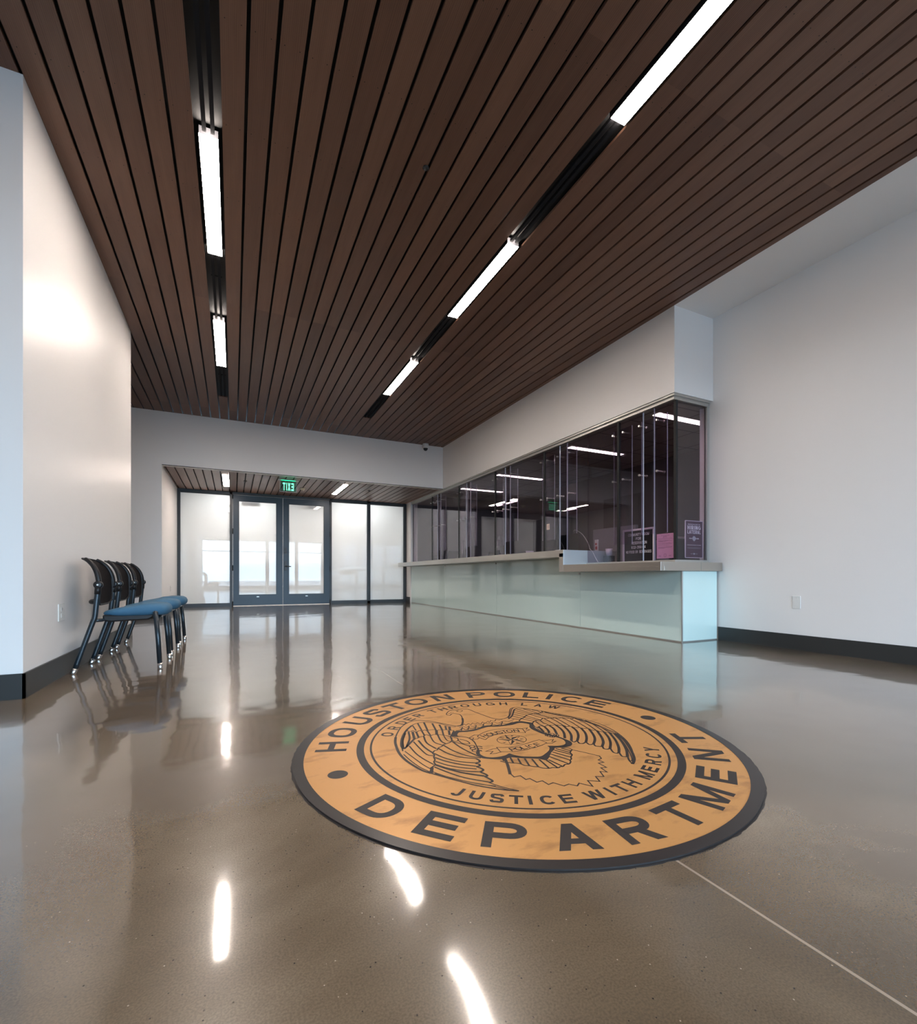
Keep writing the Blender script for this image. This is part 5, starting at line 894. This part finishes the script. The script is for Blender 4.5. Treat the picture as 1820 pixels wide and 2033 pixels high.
for y in (-.5, .3): obj('partition_foot', B(-.15, .15, y - .02, y + .02, 0, .06), M['dark_equipment'], t)
t = thing('office_cabinet', 'tall dark cabinet against the office wall', 'cabinet', (6.5, 8.6, 0))
obj('cabinet_body', B(-.25, .31, -.45, .45, .0, 1.95), M['dark_equipment'], t, bevel=.004)
for s in (-1, 1):
    d = obj('cabinet_door', B(-.268, -.251, min(0, s * .44) + .003, max(0, s * .44) - .003, .04, 1.93), M['dark_equipment'], t)
    obj('door_handle', B(-.285, -.269, s * .03 - .006, s * .03 + .006, .9, 1.05), M['chrome'], d)
t = thing('wire_basket', 'wire desk basket behind the glass at the far end of the counter', 'basket', (4.40, 10.3, 1.0))
bm = NB()
for z in (.03, .09, .15):
    for a, b in (((-.12, -.22), (.12, -.22)), ((.12, -.22), (.12, .22)), ((.12, .22), (-.12, .22)), ((-.12, .22), (-.12, -.22))): tube(bm, [(a[0], a[1], z), (b[0], b[1], z)], .003, 6)
for k in range(9):
    y = -.22 + .055 * k
    for x in (-.12, .12): tube(bm, [(x, y, 0), (x, y, .15)], .002, 6)
obj('basket_wire', bm, M['dark_equipment'], t)
for k, (y, c, tl) in enumerate(((9.72, 'dark_equipment', .25), (9.62, 'grey_equipment', .35), (9.50, 'dark_equipment', .45))):
    t = thing('file_folder', 'dark folder leaning behind the far end of the glass', 'folder', (4.38, y, 1.0), 0, 'leaning folders behind the glass')
    bm = NB(); box(bm, -.12, .12, -.006, .006, 0, .24); bmesh.ops.rotate(bm, verts=bm.verts, cent=(0, 0, 0), matrix=Matrix.Rotation(tl, 3, 'X')); bmesh.ops.translate(bm, verts=bm.verts, vec=(0, 0, .004)); obj('folder_cover', bm, M[c], t)
t = thing('office_chair', 'black office chair back showing behind the glass', 'office chair', (5.30, 9.2, 0), 1.9)
bm = NB(); box(bm, -.03, .03, -.22, .22, .62, 1.22); bmesh.ops.bevel(bm, geom=bm.edges[:], offset=.028, segments=3, affect='EDGES'); obj('backrest', bm, M['chair_plastic'], t, True)
bm = NB(); box(bm, .0, .46, -.23, .23, .44, .52); bmesh.ops.bevel(bm, geom=bm.edges[:], offset=.03, segments=3, affect='EDGES'); obj('seat', bm, M['chair_plastic'], t, True)
bm = NB(); tube(bm, [(.22, 0, .08), (.22, 0, .45)], .03); tube(bm, [(.02, 0, .47), (-.03, 0, .50), (-.04, 0, .75)], .02); obj('column', bm, M['chrome'], t)
bm = NB()
for k in range(5):
    a = k * 2 * math.pi / 5; tube(bm, [(.22, 0, .09), (.22 + .28 * math.cos(a), .28 * math.sin(a), .06)], [.025, .015])
obj('star_base', bm, M['chair_plastic'], t)
for k in range(5):
    a = k * 2 * math.pi / 5; bm = NB(); cx, cy = .22 + .28 * math.cos(a), .28 * math.sin(a); tube(bm, [(cx - .012, cy, .028), (cx + .012, cy, .028)], .028, 14); obj('castor', bm, M['chair_plastic'], t)
for lab, pts in (('thin white cable curling over the glass edge by the counter step', [(4.30, 5.25, 1.30), (4.28, 5.18, 1.31), (4.26, 5.02, 1.24), (4.27, 4.92, 1.12), (4.26, 4.86, 1.02), (4.20, 4.80, 1.03), (4.17, 4.70, .97), (4.17, 4.60, .84), (4.20, 4.52, .817)]),
                 ('thin dark cable looping behind the glass above the upper counter', [(4.3, 5.75, 1.005), (4.3, 5.70, 1.15), (4.3, 5.62, 1.22), (4.3, 5.5, 1.14), (4.3, 5.42, 1.005)])):
    bm = NB(); tube(bm, smooth_path(pts, 6), .0035, 8)
    tag(obj('cable', bm, M['white_plastic'] if 'white' in lab else M['dark_equipment'], None, True), lab, 'cable')
t = thing('pen', 'white pen lying on the upper counter end by the step', 'pen', (3.80, 4.98, 1.0065))
bm = NB(); tube(bm, [(0, -.07, 0), (.02, .05, 0)], .006, 10); obj('pen_barrel', bm, M['white_plastic'], t, True)
bm = NB(); tube(bm, [(.02, .05, 0), (.0225, .065, 0)], [.006, .002], 10); obj('pen_tip', bm, M['chrome'], t, True)

# ================================================================== CHAIRS
def make_chair(label):
    t = thing('guest_chair', label, 'chair', (0, 0, 0), 0, 'blue-seated chairs along the left wall')
    HW = .21
    for s in (-1, 1):
        y = s * HW; yf = s * .228
        path = smooth_path([(.004, y, .035), (.055, y, .20), (.100, y, .345), (.112, y, .38), (.120, y, .46), (.130, y, .562)], 5)
        bm = NB(); tube(bm, path, .0163, 16); lg = obj('leg', bm, M['chair_metal'], t, True)
        bm = NB(); tube(bm, [(-.010, y, .0), (-.008, y, .006), (.005, y, .04)], [.015, .0178, .0178], 16); obj('leg_ferrule', bm, M['chrome'], lg, True)
        path = [(.500, yf, .035), (.488, (y + yf) / 2, .22), (.470, y, .408)]
        bm = NB(); tube(bm, path, .0163, 16); lathe(bm, [(0, .012), (.012, .008), (.0163, 0)], 16, centre=(.470, y, .408)); lg = obj('leg', bm, M['chair_metal'], t, True)
        bm = NB(); tube(bm, [(.504, yf, .0), (.503, yf, .006), (.4995, yf, .042)], [.015, .0178, .0178], 16); obj('leg_ferrule', bm, M['chrome'], lg, True)
        # collar, pivot knob with its small ring
        bm = NB(); tube(bm, [(.129, y, .545), (.1315, y, .60)], .019, 16); obj('pivot_collar', bm, M['chair_plastic'], t, True)
        bm = NB(); tube(bm, [(.133, y - .020, .610), (.133, y - .016, .610), (.133, y + .016, .610), (.133, y + .020, .610)], [.020, .026, .026, .020], 24); kn = obj('pivot_knob', bm, M['chair_plastic'], t, True)
        bm = NB(); tube(bm, [(.133, y + s * .0195, .610), (.133, y + s * .0215, .610)], [.006, .006], 14); tube(bm, [(.133, y + s * .0215, .610), (.133, y + s * .0220, .610)], [.003, .003], 10); obj('knob_cap', bm, M['aluminium'], kn)
    # seat cushion: rounded plan, crowned top, rolled front
    bm = NB(); nu, nv = 30, 30; top = []; bot = []
    def outline(a):
        c, s_ = math.cos(a), math.sin(a); e = .42
        x = .337 + .208 * math.copysign(abs(c) ** .6, c); w = .196 - .012 * (1 - (x - .13) / .41)
        return x, w * math.copysign(abs(s_) ** .62, s_)
    def zmid(x):      # height of the cushion's mid-line and its half thickness
        u = max(0, (x - .13) / .41)
        return .404 + .026 * min(1, u * 1.6) - .006 * max(0, (u - .7) / .3) ** 2, .025 + .022 * min(1, u * 1.5)
    rings = []
    for k, (sc_, zt) in enumerate([(0.0, 1.0), (.35, 1.0), (.65, .97), (.85, .85), (.95, .6), (1.0, .15), (1.0, -.25), (.96, -.65), (.88, -.95), (.5, -1.0), (0.0, -1.0)]):
        if sc_ == 0.0:
            z, h = zmid(.337); rings.append([bm.verts.new((.337, 0, z + h * zt))])
        else:
            rg = []
            for j in range(48):
                x, y = outline(2 * math.pi * j / 48); x = .337 + (x - .337) * sc_; y *= sc_
                z, h = zmid(x); rg.append(bm.verts.new((x, y, z + h * zt - (.012 * (1 - (y / .196) ** 2) * (zt > 0) * max(0, 1 - abs(x - .3) / .25)))))
            rings.append(rg)
    for a, b in zip(rings, rings[1:]):
        for k in range(48):
            k2 = (k + 1) % 48
            if len(a) == 1: bm.faces.new((a[0], b[k], b[k2]))
            elif len(b) == 1: bm.faces.new((a[k], b[0], a[k2]))
            else: bm.faces.new((a[k], b[k], b[k2], a[k2]))
    obj('seat', bm, M['blue'], t, True)
    bm = NB(); vs = []
    prof = [(.145, .395), (.150, .352), (.20, .345), (.42, .353), (.45, .370), (.46, .395)]
    for y in (-.17, .17): vs.append([bm.verts.new((x, y, z)) for x, z in prof])
    for k in range(len(prof) - 1): bm.faces.new((vs[0][k], vs[0][k + 1], vs[1][k + 1], vs[1][k]))
    bm.faces.new(vs[0]); bm.faces.new(vs[1][::-1]); bm.faces.new((vs[0][0], vs[1][0], vs[1][-1], vs[0][-1]))
    obj('seat_pan', bm, M['chair_plastic'], t, bevel=.01)
    bm = NB()
    tube(bm, [(.104, -.21, .362), (.15, -.18, .362), (.15, .18, .362), (.104, .21, .362)], .011, 12)
    tube(bm, [(.475, -.21, .365), (.475, .21, .365)], .010, 12)
    for y in (-.1, .1): tube(bm, [(.15, y, .360), (.475, y, .363)], .009, 10)
    obj('seat_frame', bm, M['chair_metal'], t, True)
    bm = NB(); tube(bm, smooth_path([(.118, -.205, .49), (.080, -.15, .49), (.066, 0, .49), (.080, .15, .49), (.118, .205, .49)], 4), .016, 12); obj('back_crossbar', bm, M['chair_plastic'], t, True)
    # backrest: bowed mesh sheet with a rolled plastic rim
    prof = [(.140, .466, .10), (.137, .480, .150), (.135, .51, .172), (.134, .56, .181), (.132, .61, .182), (.127, .66, .181), (.113, .71, .176), (.092, .75, .167), (.066, .777, .152), (.044, .790, .126), (.032, .796, .06)]
    prof = [tuple(v) for v in smooth_path(prof, 3)]
    bow = lambda y, w: .030 * (1 - (y / .193) ** 2)
    bm = NB(); nx = 16; grid = []; off = .006
    for x, z, w in prof:
        grid.append([bm.verts.new((x - bow(w * (2 * i / nx - 1), w), w * (2 * i / nx - 1), z)) for i in range(nx + 1)])
    for a, b in zip(grid, grid[1:]):
        for i in range(nx): bm.faces.new((a[i], a[i + 1], b[i + 1], b[i]))
    bk = obj('backrest', bm, M['chair_mesh'], t, True)
    sm = bk.modifiers.new('thickness', 'SOLIDIFY'); sm.thickness = .006
    rim = [(x - bow(-w, w), -w, z) for x, z, w in prof] + [(prof[-1][0] - bow(0, 1), 0, prof[-1][1] + .001)] + [(x - bow(w, w), w, z) for x, z, w in reversed(prof)] + [(prof[0][0] - bow(0, 1), 0, prof[0][1] - .002)]
    rim.append(rim[0]); rim.append(rim[1])
    bm = NB(); tube(bm, rim, .0062, 10); obj('back_rim', bm, M['chair_plastic'], t, True)
    # side rails sweep from the pivot up to the rolled top
    for s in (-1, 1):
        pts = smooth_path([(.133, s * .200, .585), (.131, s * .193, .64), (.119, s * .186, .695), (.096, s * .175, .742), (.067, s * .158, .774), (.043, s * .138, .790)], 5)
        bm = NB(); tube(bm, pts, [.0170 - .006 * abs(i / (len(pts) - 1) - .3) for i in range(len(pts))], 14); obj('side_rail', bm, M['chair_plastic'], t, True)
    return t
c0 = make_chair('nearest of the three blue-seated chairs along the left wall')
rz = -.02
c0.location = (-.974, 4.240, 0); c0.rotation_euler = (0, 0, rz)
copy_thing(c0, (-.970, 4.874, 0), 'middle one of the three blue-seated chairs along the left wall', rz=rz + .008)
copy_thing(c0, (-.966, 5.496, 0), 'farthest of the three blue-seated chairs, closest to the frosted glazing', rz=rz + .012)

# ================================================================== FLOOR SEAL
SCX, SCY = 1.0376, 1.6349
seal = thing('floor_seal', 'large round brass and black police department seal set in the floor', 'floor seal', (SCX, SCY, 0))
def disc(bm, r, z0, z1, n=160, jag=0.0):
    rnd = random.Random(3)
    rs = [r + (rnd.uniform(-1, 1) * jag) for _ in range(n)]
    a = [bm.verts.new((rs[k] * math.cos(2 * math.pi * k / n), rs[k] * math.sin(2 * math.pi * k / n), z0)) for k in range(n)]
    b = [bm.verts.new((rs[k] * math.cos(2 * math.pi * k / n), rs[k] * math.sin(2 * math.pi * k / n), z1)) for k in range(n)]
    bm.faces.new(b)
    for k in range(n): bm.faces.new((a[k], a[(k + 1) % n], b[(k + 1) % n], b[k]))
def ring(bm, r0, r1, z, n=200, z0=None):
    v = [[bm.verts.new((r * math.cos(2 * math.pi * k / n), r * math.sin(2 * math.pi * k / n), z)) for k in range(n)] for r in (r0, r1)]
    for k in range(n): bm.faces.new((v[0][k], v[1][k], v[1][(k + 1) % n], v[0][(k + 1) % n]))
    if z0 is not None:
        w = [bm.verts.new((r1 * math.cos(2 * math.pi * k / n), r1 * math.sin(2 * math.pi * k / n), z0)) for k in range(n)]
        for k in range(n): bm.faces.new((v[1][k], w[k], w[(k + 1) % n], v[1][(k + 1) % n]))
bm = NB(); disc(bm, .862, .0003, .0009, 320, .0022); obj('grout_edge', bm, M['ink_dark'], seal)
bm = NB(); ring(bm, .820, .856, .0050, z0=.0005); obj('outer_border', bm, M['ink_dark'], seal)
bm = NB(); disc(bm, .820, .001, .0040); obj('brass_plate', bm, M['brass'], seal)
ZI = .0044
bm = NB(); ring(bm, .604, .632, ZI); obj('inner_ring', bm, M['ink'], seal)
bm = NB(); ring(bm, .574, .582, ZI); obj('thin_ring', bm, M['ink'], seal)
for ang in (182.9, 358.0):
    bm = NB(); n = 40; r = .0335
    cx, cy = .722 * math.cos(math.radians(ang)), .722 * math.sin(math.radians(ang))
    bm.faces.new([bm.verts.new((cx + r * math.cos(2 * math.pi * k / n), cy + r * math.sin(2 * math.pi * k / n), ZI)) for k in range(n)])
    obj('round_dot', bm, M['ink'], seal)
def arc_letters(name, items, rc, h, t, x, inward, mt='ink'):
    """letters placed one by one round the seal; inward = feet towards the rim"""
    for ch, a in items:
        bm = NB()
        P, w = glyph(ch, t, x); an = math.radians(a)
        out = Vector((math.cos(an), math.sin(an), 0)); tan = Vector((math.sin(an), -math.cos(an), 0))
        up, rt = (out, tan) if not inward else (-out, -tan)
        o = out * rc + Vector((0, 0, ZI))
        put_glyph(bm, P, lambda px, py: o + rt * ((px - w / 2) * h) + up * ((py - .5) * h))
        obj(name, bm, M[mt], seal)
arc_letters('letter', list(zip('HOUSTONPOLICE', (161.2, 148.2, 135, 123.8, 113.6, 103, 90.4, 74.6, 62.2, 50.4, 42.4, 32.6, 21.5))), .727, .117, .205, 1.2, False)
arc_letters('letter', list(zip('DEPARTMENT', (206.3, 221.7, 235.6, 249.6, 263.3, 277.0, 291.0, 305.8, 320.8, 335.3))), .722, .122, .215, 1.22, True)
arc_letters('motto_letter', list(zip('ORDERTHROUGHLAW', (148.5, 139.3, 131.0, 124, 117, 106.5, 100, 93.4, 86.2, 78.9, 71.4, 64, 52.2, 44.5, 35.8))), .531, .052, .18, 1.02, False)
arc_letters('motto_letter', list(zip('JUSTICEWITHMERCY', (218.2, 225, 231.9, 238.1, 242.6, 248.3, 255, 265, 271.5, 276.6, 283, 292.7, 299.9, 307.3, 314.6, 321.6))), .525, .055, .20, 1.02, True)
bm = NB()
for bi, (w, s, pts) in enumerate(RB):
    p = [(a, b, 0) for a, b in pts]
    closed = abs(p[0][0] - p[-1][0]) + abs(p[0][1] - p[-1][1]) < 1e-4
    if closed: p = p[:-1]
    if s: p = [tuple(v) for v in smooth_path(p, 4, closed)]
    for q in ribbon2([v[:2] for v in p], w / 1000 * 1.2, closed):
        try: bm.faces.new([bm.verts.new((x, y, ZI + 3e-5 * (bi % 9))) for x, y in q])
        except ValueError: pass
obj('eagle_drawing', bm, M['ink'], seal)
bm = NB()
for loop in (SO, SI):
    L_ = smooth_path([(a, b, ZI + .0004) for a, b in loop], 3, True)
    vs = [bm.verts.new(v) for v in L_]
    for k in range(len(vs)): bm.edges.new((vs[k], vs[(k + 1) % len(vs)]))
bmesh.ops.triangle_fill(bm, use_beauty=True, use_dissolve=False, edges=bm.edges[:])
obj('badge_outline', bm, M['ink'], seal)
bm = NB()
for q in ribbon2([(STC[0] + .062 * math.cos(2 * math.pi * k / 40), STC[1] + .052 * math.sin(2 * math.pi * k / 40)) for k in range(40)], .0028, True):
    bm.faces.new([bm.verts.new((x, y, ZI)) for x, y in q])
c_ = Vector((STC[0], STC[1], 0)); tips = [Vector((a, b, 0)) for a, b in STAR]
for k in range(5):
    tp, nx_, pv = tips[k], tips[(k + 1) % 5], tips[k - 1]
    i1 = c_ + ((tp + nx_) / 2 - c_) * .48; i2 = c_ + ((tp + pv) / 2 - c_) * .48
    bm.faces.new([bm.verts.new(v + Vector((0, 0, ZI))) for v in (c_, i1, tp)])
    for q in ribbon2([tuple(c_[:2]), tuple(i2[:2]), tuple(tp[:2])], .002): bm.faces.new([bm.verts.new((x, y, ZI)) for x, y in q])
for ch, x, y in T3:
    P, w = glyph(ch, .17, 1); d = (Vector((x, y, 0)) - c_).normalized(); r_ = Vector((d.y, -d.x, 0)); h = .016
    put_glyph(bm, P, lambda px, py: Vector((x, y, ZI)) + r_ * ((px - w / 2) * h) + d * ((py - .5) * h))
obj('star_emblem', bm, M['ink'], seal)
for nm, TT, h in (('badge_city', T1, .034), ('badge_word', T2, .034)):
    bm = NB()
    for i, (ch, x, y) in enumerate(TT):
        a = Vector(TT[max(0, i - 1)][1:]); b = Vector(TT[min(len(TT) - 1, i + 1)][1:]); d = (b - a).normalized()
        P, w = glyph(ch, .15, .95); rt = Vector((d.x, d.y, 0)); up = Vector((-d.y, d.x, 0))
        put_glyph(bm, P, lambda px, py: Vector((x, y, ZI)) + rt * ((px - w / 2) * h) + up * ((py - .5) * h))
    obj(nm, bm, M['ink'], seal)
